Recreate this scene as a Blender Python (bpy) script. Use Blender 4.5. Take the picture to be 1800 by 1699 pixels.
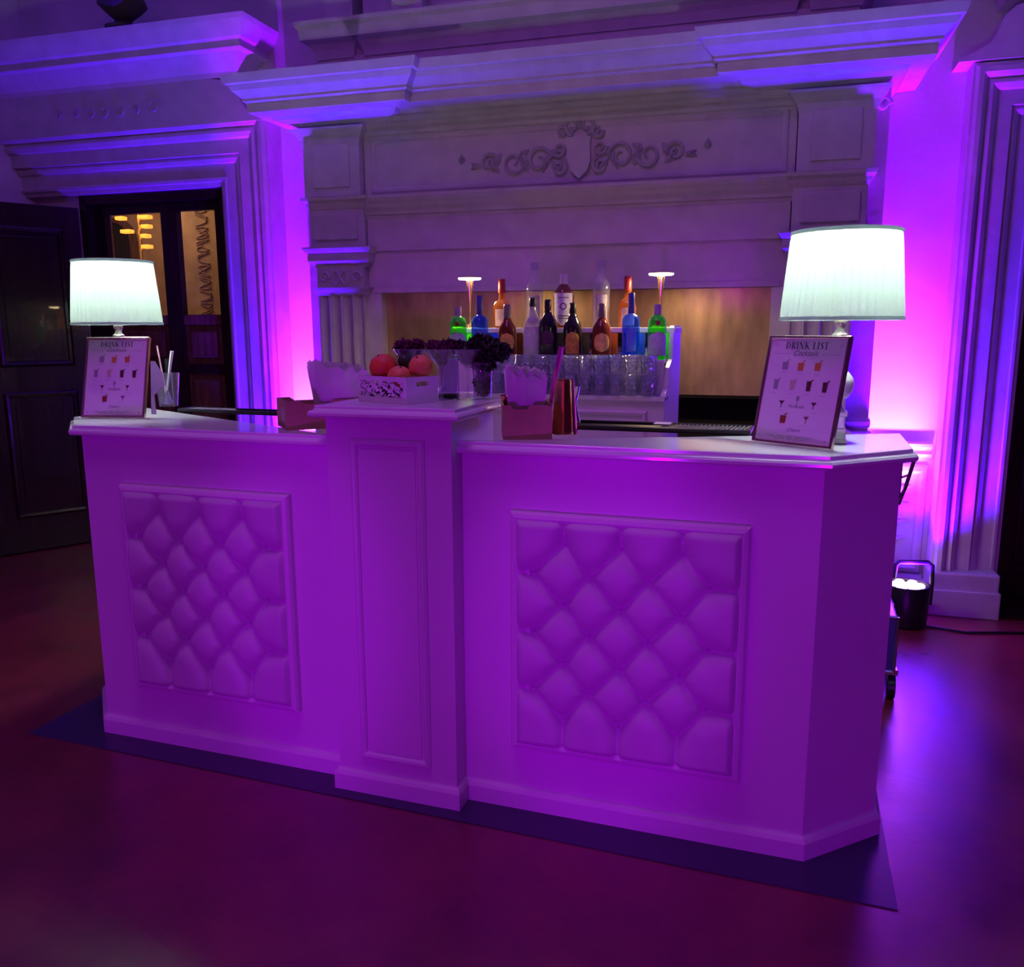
import bpy, bmesh, math, random
from mathutils import Vector, Matrix, noise
import numpy as np
random.seed(7)
for o in list(bpy.data.objects): bpy.data.objects.remove(o)
C = bpy.context.scene.collection
sc = bpy.context.scene
sin, cos, pi = math.sin, math.cos, math.pi
R = math.radians

# ------------------------------------------------------------------ camera
cam = bpy.data.cameras.new('camera'); camo = bpy.data.objects.new('camera', cam); C.objects.link(camo)
RT = Vector((0.946167, 0.323655, -0.003963)); FW = Vector((-0.319079, 0.930594, -0.179396)); UP = RT.cross(FW)
m = Matrix((RT, UP, -FW)).transposed().to_4x4(); m.translation = Vector((0.59094, -2.16064, 1.37235))
camo.matrix_world = m
cam.sensor_width = 36; cam.sensor_fit = 'HORIZONTAL'; cam.lens = 1500/1800*36; cam.clip_start = .05
sc.camera = camo
sc.view_settings.view_transform = 'Standard'; sc.view_settings.look = 'None'
sc.cycles.transparent_max_bounces = 40; sc.cycles.max_bounces = 10
sc.view_settings.exposure = 0; sc.view_settings.gamma = 1; sc.view_settings.use_curve_mapping = False

WY = R(2.32); CW, SW = cos(WY), sin(WY)
def wl(s, n, z): return Vector((s*CW - n*SW, s*SW + n*CW, z))

# ------------------------------------------------------------------ world + lights
w = bpy.data.worlds.new('world'); sc.world = w; w.use_nodes = True
bg = w.node_tree.nodes['Background']; bg.inputs[0].default_value = (.62, .10, .70, 1); bg.inputs[1].default_value = .030
def light(name, kind, loc, color, power, target=None, **kw):
    l = bpy.data.lights.new(name, kind); o = bpy.data.objects.new(name, l); C.objects.link(o)
    l.color = color; l.energy = power; o.location = loc
    for k, v in kw.items(): setattr(l, k, v)
    if target is not None:
        o.rotation_euler = (Vector(target)-Vector(loc)).to_track_quat('-Z', 'Y').to_euler()
    return o
# purple stage wash on the front of the bar, from a low fixture out in the room
for k, (x, tx, pw) in enumerate(((-1.45, -1.28, 146), (-.4, -.36, 146), (.85, .55, 162))):
    light('stage_wash_%d' % k, 'SPOT', (x, -4.2, .30), (.46, 0.0, 1.0), pw, (tx, 0, .52), spot_size=R(24.5), spot_blend=.34, shadow_soft_size=.12)
# LED uplighters on the floor either side of the fireplace
UPL = {'r': wl(1.17, 2.0, .20), 'l': wl(-2.10, 2.0, .20)}
for k, p in UPL.items():
    sg = 1 if k == 'r' else -1
    up = Vector((p.x, p.y, p.z+.02))
    light('uplighter_magenta_'+k, 'SPOT', up, (.47, .0, 1), 760, wl(1.08 if k == 'r' else -2.06, 2.33, 1.75), spot_size=R(33), spot_blend=.9, shadow_soft_size=.04)
    light('uplighter_hot_'+k, 'SPOT', up, (1, .16, .9), 480 if k == 'r' else 300, wl(1.10 if k == 'r' else -2.06, 2.33, .86), spot_size=R(36), spot_blend=1, shadow_soft_size=.04)
    light('uplighter_blue_'+k, 'SPOT', up, (.085, .0, 1), 560 if k == 'r' else 640, up+Vector((sg*.08, -.02, 1)), spot_size=R(122 if k == 'r' else 92), spot_blend=.6 if k == 'r' else .9, shadow_soft_size=.05)
# unseen fill lamp added far out in the room as dim ambient
light('room_fill', 'AREA', (-1.0, -4.5, 3.3), (1.0, .08, .60), 7, (-1.0, 1.5, .6), size=3.0)
light('overhead_fill', 'AREA', (-.5, -.75, 3.9), (.80, .16, 1.0), 17, (-.5, -.55, 0), size=.9)  # overhead fill added to lighten upward faces of the bar mouldings, no fixture
# warm light of the room behind the glazed door
light('vestibule_light', 'POINT', wl(-4.1, 3.0, 2.55), (1, .66, .40), 24, shadow_soft_size=.1)

# ------------------------------------------------------------------ materials
M = {}
def mat(name, col, rough=.5, metal=0, trans=0, bump=0, bscale=40, emit=None, estr=0, ior=1.45, var=0, vscale=6, sheen=0, coat=0, aniso=None, alpha=1):
    if name in M: return M[name]
    mt = bpy.data.materials.new(name); mt.use_nodes = True; nt = mt.node_tree; b = nt.nodes['Principled BSDF']
    b.inputs['Base Color'].default_value = (*col, 1); b.inputs['Roughness'].default_value = rough
    b.inputs['Metallic'].default_value = metal; b.inputs['Transmission Weight'].default_value = trans
    b.inputs['IOR'].default_value = ior; b.inputs['Coat Weight'].default_value = coat; b.inputs['Sheen Weight'].default_value = sheen
    if emit: b.inputs['Emission Color'].default_value = (*emit, 1); b.inputs['Emission Strength'].default_value = estr
    if bump or var:
        tc = nt.nodes.new('ShaderNodeTexCoord'); mp = nt.nodes.new('ShaderNodeMapping'); nt.links.new(tc.outputs['Object'], mp.inputs[0])
        if aniso: mp.inputs['Scale'].default_value = aniso
    if bump:
        n = nt.nodes.new('ShaderNodeTexNoise'); n.inputs['Scale'].default_value = bscale; n.inputs['Detail'].default_value = 6
        nt.links.new(mp.outputs[0], n.inputs[0])
        bp = nt.nodes.new('ShaderNodeBump'); bp.inputs['Strength'].default_value = bump; bp.inputs['Distance'].default_value = .01
        nt.links.new(n.outputs[0], bp.inputs['Height']); nt.links.new(bp.outputs[0], b.inputs['Normal'])
    if var:
        n = nt.nodes.new('ShaderNodeTexNoise'); n.inputs['Scale'].default_value = vscale; n.inputs['Detail'].default_value = 5
        nt.links.new(mp.outputs[0], n.inputs[0])
        cr = nt.nodes.new('ShaderNodeValToRGB'); cr.color_ramp.elements[0].position = .3; cr.color_ramp.elements[1].position = .72
        cr.color_ramp.elements[0].color = (*[c*(1-var) for c in col], 1); cr.color_ramp.elements[1].color = (*[min(1, c*(1+var)) for c in col], 1)
        nt.links.new(n.outputs[0], cr.inputs[0]); nt.links.new(cr.outputs[0], b.inputs['Base Color'])
    M[name] = mt; return mt
STONE = mat('painted_stone', (.56, .53, .56), .5, bump=.18, bscale=35, var=.10, vscale=9)
STONED = mat('carved_stone', (.40, .37, .41), .6, bump=.3, bscale=60)
WALL = mat('wall_plaster', (.62, .58, .62), .6, bump=.25, bscale=9, var=.12, vscale=2.5)
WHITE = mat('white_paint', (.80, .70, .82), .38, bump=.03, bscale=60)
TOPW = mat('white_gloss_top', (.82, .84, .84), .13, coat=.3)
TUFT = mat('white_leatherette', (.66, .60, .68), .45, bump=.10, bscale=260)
DARKW = mat('dark_wood', (.022, .011, .009), .20, bump=.08, bscale=7, aniso=(6, 6, .7), var=.4, vscale=5, coat=.4)
BROWNW = mat('brown_wood', (.16, .085, .045), .4, bump=.2, bscale=12, aniso=(6, 6, .8), var=.4, vscale=6)
BLACK = mat('black_plastic', (.012, .012, .014), .35)
RUBBER = mat('black_rubber', (.014, .014, .015), .30)
MATV = mat('dark_vinyl_mat', (.05, .04, .105), .33, bump=.05, bscale=90)
COPPERP = mat('brushed_copper_panel', (.50, .33, .17), .36, metal=.72, bump=.22, bscale=10, aniso=(2.0, 2.0, .6), var=.28, vscale=7)
FBLACK = mat('firebox_black', (.008, .007, .008), .9)  # even matt near-black for the firebox lining
COPPER = mat('copper', (.85, .30, .22), .14, metal=1)
STEEL = mat('steel', (.75, .75, .78), .12, metal=1)
BRASS = mat('brass', (.85, .62, .25), .2, metal=1)
ROSE = mat('rose_frame_metal', (.78, .50, .55), .22, metal=.9)
KRAFT = mat('kraft_card', (.42, .25, .16), .75, bump=.06, bscale=120, var=.08, vscale=30)
PAPER = mat('white_paper', (.82, .80, .84), .7)
PRINT = mat('print_dark', (.05, .04, .07), .6)
GDARK = mat('dark_glass', (.020, .014, .02), .08, coat=.5)
GBROWN = mat('brown_glass', (.20, .035, .015), .08, trans=.35, ior=1.4)
def thin_glass(name, tint, dif=.05, gl=1.0, rough=.03, dcol=(.8, .8, .9)):
    if name in M: return M[name]
    mt = bpy.data.materials.new(name); mt.use_nodes = True; nt = mt.node_tree
    for n in list(nt.nodes): nt.nodes.remove(n)
    N = nt.nodes.new; L = nt.links.new
    out = N('ShaderNodeOutputMaterial'); tr = N('ShaderNodeBsdfTransparent'); g = N('ShaderNodeBsdfGlossy'); d = N('ShaderNodeBsdfDiffuse'); lw = N('ShaderNodeLayerWeight'); pw = N('ShaderNodeMath'); m1 = N('ShaderNodeMixShader'); m2 = N('ShaderNodeMixShader'); mu = N('ShaderNodeMath')
    tr.inputs[0].default_value = (*tint, 1); g.inputs['Roughness'].default_value = rough; d.inputs[0].default_value = (*dcol, 1); lw.inputs[0].default_value = .5; pw.operation = 'POWER'; pw.inputs[1].default_value = 2.6; L(lw.outputs['Facing'], pw.inputs[0])
    mu.operation = 'MULTIPLY'; mu.use_clamp = True; mu.operation = 'MULTIPLY_ADD'; mu.inputs[1].default_value = gl*.75; mu.inputs[2].default_value = .035; L(pw.outputs[0], mu.inputs[0])
    m1.inputs[0].default_value = dif; L(tr.outputs[0], m1.inputs[1]); L(d.outputs[0], m1.inputs[2])
    L(mu.outputs[0], m2.inputs[0]); L(m1.outputs[0], m2.inputs[1]); L(g.outputs[0], m2.inputs[2]); L(m2.outputs[0], out.inputs[0])
    M[name] = mt; return mt
def floor_material():
    mt = bpy.data.materials.new('red_carpet_floor'); mt.use_nodes = True; nt = mt.node_tree; b = nt.nodes['Principled BSDF']; b.inputs['Coat Weight'].default_value = .9; b.inputs['Coat Roughness'].default_value = .27
    tc = nt.nodes.new('ShaderNodeTexCoord')
    n1 = nt.nodes.new('ShaderNodeTexNoise'); n1.inputs['Scale'].default_value = 2.2; n1.inputs['Detail'].default_value = 8; n1.inputs['Roughness'].default_value = .65
    n2 = nt.nodes.new('ShaderNodeTexNoise'); n2.inputs['Scale'].default_value = 26; n2.inputs['Detail'].default_value = 4
    nt.links.new(tc.outputs['Object'], n1.inputs[0]); nt.links.new(tc.outputs['Object'], n2.inputs[0])
    cr = nt.nodes.new('ShaderNodeValToRGB'); cr.color_ramp.elements[0].color = (.12, .011, .016, 1); cr.color_ramp.elements[1].color = (.27, .032, .038, 1)
    cr.color_ramp.elements[0].position = .33; cr.color_ramp.elements[1].position = .7
    nt.links.new(n1.outputs[0], cr.inputs[0]); nt.links.new(cr.outputs[0], b.inputs['Base Color'])
    r = nt.nodes.new('ShaderNodeMapRange'); r.inputs['From Min'].default_value = .3; r.inputs['From Max'].default_value = .7; r.inputs['To Min'].default_value = .26; r.inputs['To Max'].default_value = .5
    nt.links.new(n1.outputs[0], r.inputs[0]); nt.links.new(r.outputs[0], b.inputs['Roughness'])
    bp = nt.nodes.new('ShaderNodeBump'); bp.inputs['Strength'].default_value = .25; bp.inputs['Distance'].default_value = .004
    nt.links.new(n2.outputs[0], bp.inputs['Height']); nt.links.new(bp.outputs[0], b.inputs['Normal'])
    return mt
FLOOR = floor_material()
VODKA = thin_glass('bottle_clear_glass', (.92, .9, .95), .14, gl=1.3)
GLASS = thin_glass('clear_glass', (.96, .96, .98), .035)
CRYSTAL = thin_glass('crystal_glass', (.93, .93, .97), .09, gl=1.35)
GGREEN = thin_glass('green_glass', (.25, .95, .15), .3, dcol=(.08, .7, .04))
GBLUE = thin_glass('blue_glass', (.22, .42, 1.0), .30, dcol=(.03, .12, .9))
GAMBER = thin_glass('amber_glass', (.95, .62, .30), .12, dcol=(.7, .25, .06))
def shade_material():
    mt = bpy.data.materials.new('pleated_shade_fabric'); mt.use_nodes = True; nt = mt.node_tree
    for n in list(nt.nodes): nt.nodes.remove(n)
    out = nt.nodes.new('ShaderNodeOutputMaterial'); d = nt.nodes.new('ShaderNodeBsdfDiffuse'); t = nt.nodes.new('ShaderNodeBsdfTranslucent'); mx = nt.nodes.new('ShaderNodeMixShader')
    d.inputs[0].default_value = (.45, .52, .49, 1); t.inputs[0].default_value = (.25, .32, .27, 1); mx.inputs[0].default_value = .55
    nt.links.new(d.outputs[0], mx.inputs[1]); nt.links.new(t.outputs[0], mx.inputs[2]); nt.links.new(mx.outputs[0], out.inputs[0])
    return mt
SHADE = shade_material()
SHADET = SHADE.copy(); SHADET.name = 'shade_trim'; 
for n in SHADET.node_tree.nodes:
    if n.type == 'BSDF_TRANSLUCENT': n.inputs[0].default_value = (.9, .98, .94, 1)
    if n.type == 'MIX_SHADER': n.inputs[0].default_value = .85

# ------------------------------------------------------------------ helpers
def obj(name, bm, mt, parent=None, smooth=False, **props):
    bmesh.ops.recalc_face_normals(bm, faces=bm.faces)
    me = bpy.data.meshes.new(name); bm.to_mesh(me); bm.free()
    if smooth:
        for p in me.polygons: p.use_smooth = True
        try: me.set_sharp_from_angle(angle=R(smooth if smooth is not True else 40))
        except Exception: pass
    me.materials.append(mt)
    o = bpy.data.objects.new(name, me); C.objects.link(o)
    if parent is not None: o.parent = parent
    for k, v in props.items(): o[k] = v
    return o
def thing(name, label, cat, loc=(0, 0, 0), rz=0, group=None):
    o = bpy.data.objects.new(name, None); C.objects.link(o); o.location = loc; o.rotation_euler = (0, 0, rz); o.empty_display_size = .05
    o['label'] = label; o['category'] = cat
    if group: o['group'] = group
    return o
def struct(name, label=None, cat=None):
    o = bpy.data.objects.new(name, None); C.objects.link(o); o['kind'] = 'structure'
    if label: o['label'] = label
    if cat: o['category'] = cat
    return o
def tag(o, label, cat, group=None):
    o['label'] = label; o['category'] = cat
    if group: o['group'] = group
    return o
def B(): return bmesh.new()
def box(bm, x0, x1, y0, y1, z0, z1, mp=None, bev=0):
    f = mp or (lambda x, y, z: Vector((x, y, z)))
    v = [bm.verts.new(f(x, y, z)) for z in (z0, z1) for x, y in ((x0, y0), (x1, y0), (x1, y1), (x0, y1))]
    fs = [bm.faces.new([v[i] for i in q]) for q in ((0, 3, 2, 1), (4, 5, 6, 7), (0, 1, 5, 4), (1, 2, 6, 5), (2, 3, 7, 6), (3, 0, 4, 7))]
    if bev: bmesh.ops.bevel(bm, geom=list({e for q in fs for e in q.edges}), offset=bev, segments=2, affect='EDGES', profile=.6)
    return bm
def wbox(bm, s0, s1, n0, n1, z0, z1, bev=0): return box(bm, s0, s1, n0, n1, z0, z1, wl, bev)
def prism(bm, pts, h0, h1, mp=None):
    f = mp or (lambda p, h: Vector((p[0], p[1], h)))
    a = [bm.verts.new(f(p, h0)) for p in pts]; b = [bm.verts.new(f(p, h1)) for p in pts]; n = len(pts)
    bm.faces.new(a); bm.faces.new(b[::-1])
    for i in range(n): bm.faces.new((a[i], a[(i+1) % n], b[(i+1) % n], b[i]))
    return bm
def sweep(bm, path, prof, mp, closed=False):
    n = len(path); P = [Vector(p) for p in path]; rings = []
    for i in range(n):
        if closed: d0 = (P[i]-P[i-1]).normalized(); d1 = (P[(i+1) % n]-P[i]).normalized()
        else:
            d0 = (P[i]-P[i-1]).normalized() if i else (P[1]-P[0]).normalized()
            d1 = (P[i+1]-P[i]).normalized() if i < n-1 else d0
        n0 = Vector((d0.y, -d0.x)); n1 = Vector((d1.y, -d1.x)); mt_ = (n0+n1)/max(.2, 1+n0.dot(n1))
        rings.append([bm.verts.new(mp(P[i]+mt_*o, h)) for o, h in prof])
    k = len(prof)
    for i in range(n if closed else n-1):
        a, b = rings[i], rings[(i+1) % n]
        for j in range(k): bm.faces.new((a[j], a[(j+1) % k], b[(j+1) % k], b[j]))
    if not closed: bm.faces.new(rings[0][::-1]); bm.faces.new(rings[-1])
    return bm
WP = lambda p, h: wl(p[0], p[1], h)
def lathe(bm, prof, seg=32, c=(0, 0, 0), mod=None, close=True, T=None):
    rings = []
    for k, (r, z) in enumerate(prof):
        ring = []
        for i in range(seg):
            a = 2*pi*i/seg; rr = r*(1 if mod is None else mod(a, k))
            v = Vector((c[0]+rr*cos(a), c[1]+rr*sin(a), c[2]+z)); ring.append(bm.verts.new(T @ v if T else v))
        rings.append(ring)
    for a, b in zip(rings, rings[1:]):
        for i in range(seg): bm.faces.new((a[i], a[(i+1) % seg], b[(i+1) % seg], b[i]))
    if close:
        if prof[0][0] > 1e-5: bm.faces.new(rings[0][::-1])
        if prof[-1][0] > 1e-5: bm.faces.new(rings[-1])
    bmesh.ops.remove_doubles(bm, verts=bm.verts, dist=1e-6)
    return bm
def tube(bm, pts, rad, seg=8):
    P = [Vector(p) for p in pts]; n = len(P); rad = rad if isinstance(rad, (list, tuple)) else [rad]*n
    t0 = (P[1]-P[0]).normalized(); u = t0.orthogonal().normalized(); rings = []
    for i in range(n):
        t = (P[min(i+1, n-1)]-P[max(i-1, 0)]).normalized(); u = (u-t*u.dot(t)).normalized(); v = t.cross(u)
        rings.append([bm.verts.new(P[i]+(u*cos(2*pi*j/seg)+v*sin(2*pi*j/seg))*rad[i]) for j in range(seg)])
    for a, b in zip(rings, rings[1:]):
        for j in range(seg): bm.faces.new((a[j], a[(j+1) % seg], b[(j+1) % seg], b[j]))
    bm.faces.new(rings[0][::-1]); bm.faces.new(rings[-1])
    return bm
def ball(bm, c, r, sc3=(1, 1, 1), sub=3, fn=None):
    res = bmesh.ops.create_icosphere(bm, subdivisions=sub, radius=1)
    for v in res['verts']:
        k = fn(v.co) if fn else 1
        v.co = Vector((c[0]+v.co.x*r*sc3[0]*k, c[1]+v.co.y*r*sc3[1]*k, c[2]+v.co.z*r*sc3[2]*k))
    return bm
def copy_tree(o, parent=None):
    c = o.copy(); C.objects.link(c)
    if parent is not None: c.parent = parent
    for ch in list(o.children): copy_tree(ch, c)
    return c

# ================================================================== THE SETTING
def plane_struct(name, bm, mt): o = obj(name, bm, mt); o['kind'] = 'structure'; return o
b = B(); box(b, -7.5, 6, -7, 6.2, -.1, 0); plane_struct('floor', b, FLOOR)
b = B(); box(b, -7.5, 6, -7, 6.2, 4.0, 4.1); plane_struct('ceiling', b, WALL)
NB = 2.35
bw = B()
for s0, s1, z0, z1 in ((-4.3, -3.63, 0, 2.185), (-2.58, 1.61, 0, 2.185), (2.66, 5.5, 0, 2.185), (-4.3, 5.5, 2.185, 4.0)):
    wbox(bw, s0, s1, NB, NB+.25, z0, z1)
plane_struct('wall_back', bw, WALL)
# oblique left wall running from the corner toward the room
LD = Vector((-.47, -.88)).normalized()
q0 = Vector((-3.97, NB)); q1 = q0+LD*5; nn = Vector((LD.y, -LD.x))*.2
b = B(); prism(b, [q0, q1, q1+nn, q0+nn], 0, 4.0, WP); plane_struct('wall_left', b, WALL)
tag(obj('wall_ornament', ball(B(), wl(-4.07, 2.22, 2.60), .045, (1, 1, 1.2)), WALL, smooth=True), 'small round plaster boss high on the left wall', 'ornament')
# dado (chair rail and panel with raised diagonal ribs) on the wall between fireplace and right door, and its twin on the left
def dado(s0, s1, name):
    root = struct(name)
    b = B(); sweep(b, [(s0, NB), (s1, NB)], [(0, .74), (.02, .745), (.028, .76), (.018, .775), (.02, .785), (.035, .795), (.035, .81), (0, .82)], WP)
    obj('chair_rail', b, STONE, root)
    b = B(); a0, a1 = s0+.03, s1-.05
    sweep(b, [(a0, .66), (a0, .20), (a1, .20), (a1, .66)], [(0, 0), (0, .012), (.015, .025), (.035, .018), (.045, 0)], lambda p, h: wl(p[0], NB-h, p[1]), closed=True)
    obj('panel_moulding', b, STONE, root)
    for k in range(5):
        z = .24+k*.085; b = B()
        tube(b, [wl(a0+.03+t*(a1-a0-.06), NB-.004, z+.10*t+.02*sin(t*pi)) for t in [i/8 for i in range(9)]], [.004+.014*sin(pi*i/8) for i in range(9)], 8)
        obj('diagonal_rib', b, STONE, root, smooth=True)
    b = B(); sweep(b, [(s0, NB), (s1, NB)], [(0, 0), (.03, 0), (.03, .12), (.015, .15), (0, .155)], WP); obj('skirting', b, STONE, root)
dado(.975, 1.285, 'trim_1'); dado(-2.27, -1.94, 'trim_2')

# door surrounds -----------------------------------------------------
ARCH = [(0, 0), (0, .055), (.018, .06), (.022, .075), (.034, .078), (.04, .07), (.10, .07), (.104, .085), (.12, .095), (.135, .088),
        (.138, .11), (.20, .11), (.206, .128), (.225, .142), (.248, .128), (.252, .150), (.268, .165), (.288, .165), (.30, .150), (.31, .150), (.31, 0)]
def surround(name, o0, o1, side):
    root = struct(name); k_ = 1.2 if side < 0 else 1.0; ARC = [(o*k_, h) for o, h in ARCH]
    mpf = lambda p, h: wl(p[0], NB-h, p[1])
    b = B(); sweep(b, [(o0, .20), (o0, 2.185), (o1, 2.185), (o1, .20)][::-1], ARC, mpf); obj('architrave', b, STONE, root)
    for (a, c) in ((o0-.325*k_, o0-.005), (o1+.005, o1+.325*k_))[1 if side < 0 else 0:]:
        b = B(); wbox(b, a, c, NB-.185, NB, 0, .13, .006); wbox(b, a+.008, c-.008, NB-.175, NB, .12, .215, .01); obj('plinth_block', b, STONE, root)
    # frieze with swept ears
    def ear(x, d): return [(x+d*e, 2.50+.235*t) for e, t in ((.285, 0), (.275, .06), (.22, .16), (.17, .28), (.145, .42), (.135, .58), (.12, .74), (.08, .88), (0, .97), (-.05, 1))]
    pts = ear(o1+.09, 1) + ear(o0-.09, -1)[::-1]
    b = B(); prism(b, pts, NB-.17, NB+.01, lambda p, h: wl(p[0], h, p[1])); obj('frieze', b, STONE, root)
    cp = [(0, 2.735), (.17, 2.735), (.175, 2.76), (.20, 2.80), (.235, 2.845), (.28, 2.85), (.28, 2.885), (.30, 2.895), (.32, 2.93), (.34, 2.965), (.35, 2.99), (0, 3.0)]
    b = B(); sweep(b, [(o0-.04, NB+.01), (o0-.04, NB), (o1+.04, NB), (o1+.04, NB+.01)], cp, WP); obj('cornice', b, STONE, root)
    if side < 0:   # faint carved relief on the frieze
        for k in range(7):
            x = (o0+o1)/2 - .25 + k*.11 + random.uniform(-.02, .02); b = B(); rr = random.uniform(.025, .055)
            tube(b, [wl(x+rr*(1-t/9)*cos(t+k), NB-.171, 2.615+rr*(1-t/9)*sin(t+k)) for t in [i*.5 for i in range(15)]], .005, 6); obj('frieze_relief', b, STONED, root, smooth=True)
    return root
surround('trim_3', -4.06, -2.58, -1); surround('trim_4', 1.61, 2.66, 1)

# glazed wooden door in the left doorway ------------------------------
d1 = struct('door_1')
N0, N1 = 2.40, 2.45
b = B()
for s0, s1, z0, z1 in ((-3.63, -3.585, 0, 2.185), (-2.63, -2.58, 0, 2.185), (-3.63, -2.58, 2.13, 2.185)): wbox(b, s0, s1, NB-.02, N1+.06, z0, z1)
obj('door_frame', b, DARKW, d1)
for s0, s1, z0, z1 in ((-3.585, -3.51, 0, 2.13), (-2.715, -2.63, 0, 2.13), (-3.10, -2.985, 0, 2.13)):
    b = B(); wbox(b, s0, s1, N0, N1, z0, z1, .004); obj('stile', b, DARKW, d1)
for z0, z1 in ((2.075, 2.13), (1.40, 1.46), (1.10, 1.16), (.45, .52), (0, .20)):
    for s0, s1 in ((-3.51, -3.10), (-2.985, -2.715)):
        b = B(); wbox(b, s0, s1, N0+.004, N1-.004, z0, z1, .004); obj('rail', b, BROWNW if z0 == 1.40 else DARKW, d1)
PANE = thin_glass('door_glass', (.93, .9, .86), .01, rough=.02)
for s0, s1 in ((-3.51, -3.10), (-2.985, -2.715)):
    b = B(); wbox(b, s0, s1, N0+.022, N0+.026, 1.46, 2.075); obj('pane', b, PANE, d1)
    for z0, z1 in ((1.16, 1.40), (.52, 1.10), (.20, .45)):
        b = B(); wbox(b, s0, s1, N0+.02, N0+.03, z0, z1); wbox(b, s0+.04, s1-.04, N0+.0, N0+.02, z0+.04, z1-.04, .01); obj('raised_panel', b, BROWNW, d1)
# vestibule seen through the panes
VW = mat('vestibule_plaster', (.55, .38, .22), .7, bump=.3, bscale=14, var=.25, vscale=7)
vb = B(); wbox(vb, -6.2, -1.9, 4.3, 4.4, 0, 3.2); wbox(vb, -6.3, -6.2, N1+.2, 4.4, 0, 3.2); wbox(vb, -1.9, -1.8, N1+.2, 4.4, 0, 3.2)
plane_struct('wall_vestibule', vb, VW)
vb = B(); wbox(vb, -6.3, -1.8, N1+.2, 4.4, 3.2, 3.3); plane_struct('ceiling_vestibule', vb, VW)
v = thing('arched_niche', 'dark arched wooden doorway seen through the left door pane', 'doorway')
pts = [(-5.21, 0)]+[(-5.05-.16*cos(t), 2.12+.16*sin(t)) for t in [i*pi/10 for i in range(11)]]+[(-4.89, 0)]
b = B(); prism(b, pts, 4.27, 4.3, lambda p, h: wl(p[0], h, p[1])); obj('dark_recess', b, mat('dark_olive_wood', (.03, .03, .018), .4), v)
b = B(); sweep(b, pts[::-1] if False else pts, [(-.05, 0), (-.05, .05), (-.01, .06), (0, .03), (0, 0)], lambda p, h: wl(p[0], 4.3-h, p[1])); obj('arch_frame', b, BROWNW, v)
v = thing('carved_jamb', 'pale carved jamb seen through the right door pane', 'jamb')
b = B(); wbox(b, -3.66, -3.30, 3.3, 3.5, 0, 3.1, .01); wbox(b, -3.74, -3.64, 3.32, 3.5, 0, 3.1, .01); obj('post', b, VW, v)
for k in range(9):
    b = B(); z = 1.52+k*.085; tube(b, [wl(-3.46+.05*sin(t*2.2+k), 3.298, z+.040*sin(t)+.004*k) for t in [i*.45 for i in range(15)]], .006, 6); obj('carving', b, mat('brown_relief', (.34, .21, .12), .7), v, smooth=True)
v = thing('wall_lantern', 'small amber glowing lantern seen through the left door pane', 'lantern', wl(-4.20, 3.55, 2.12))
b = B(); tube(b, [(0, 0, -.42), (0, 0, .16)], .012, 8); obj('stem', b, BRASS, v)
AMB = mat('amber_glow', (1, .4, .08), .4, emit=(1, .33, .04), estr=2.2)
for k, (dx, dz, l) in enumerate(((.06, .10, .10), (.07, .03, .07), (.055, -.04, .06), (.06, -.12, .07), (-.17, .10, .07), (-.12, -.0, .09))):
    b = B(); box(b, dx-l/2, dx+l/2, -.03, .03, dz-.014, dz+.014, bev=.008); obj('glass_lens', b, AMB, v, smooth=True)

# open dark door leaf, hinged at the left jamb --------------------------
d2 = struct('door_2')
hg = wl(-3.645, 2.325, 0); ld = Vector((-.47, -.88, 0)).normalized(); ln = Vector((-ld.y, ld.x, 0))
if ln.dot(Vector((1, -1, 0))) < 0: ln = -ln
LM = lambda u, v_, z: hg+ld*u+ln*v_+Vector((0, 0, z))
b = B(); box(b, 0, 1.30, -.02, .02, .01, 2.11, LM, .003); obj('leaf', b, DARKW, d2)
for u0, u1, z0, z1 in ((.10, .52, 1.15, 1.98), (.62, 1.05, 1.15, 1.98), (.10, .52, .22, 1.0), (.62, 1.05, .22, 1.0)):
    b = B(); P4 = [(u0, z0), (u1, z0), (u1, z1), (u0, z1)]
    sweep(b, P4, [(-.035, 0), (-.03, .008), (-.015, .012), (-.006, .006), (0, 0)], lambda p, h: LM(p[0], .02+h, p[1]), closed=True)
    box(b, u0+.06, u1-.06, .018, .026, z0+.06, z1-.06, LM, .003); obj('raised_panel', b, DARKW, d2)
# right doorway: dark leaf standing in the opening
d3 = struct('door_3')
b = B(); wbox(b, 1.61, 2.66, NB+.16, NB+.21, 0, 2.185); obj('leaf', b, DARKW, d3)
for z0, z1 in ((.2, .95), (1.15, 2.05)):
    for s0, s1 in ((1.73, 2.09), (2.18, 2.54)):
        b = B(); wbox(b, s0, s1, NB+.145, NB+.165, z0, z1, .006); obj('raised_panel', b, DARKW, d3)
b = B(); wbox(b, 1.59, 2.68, NB-.15, NB+.12, 0, .018, .004); plane_struct('door_sill', b, DARKW)
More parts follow.
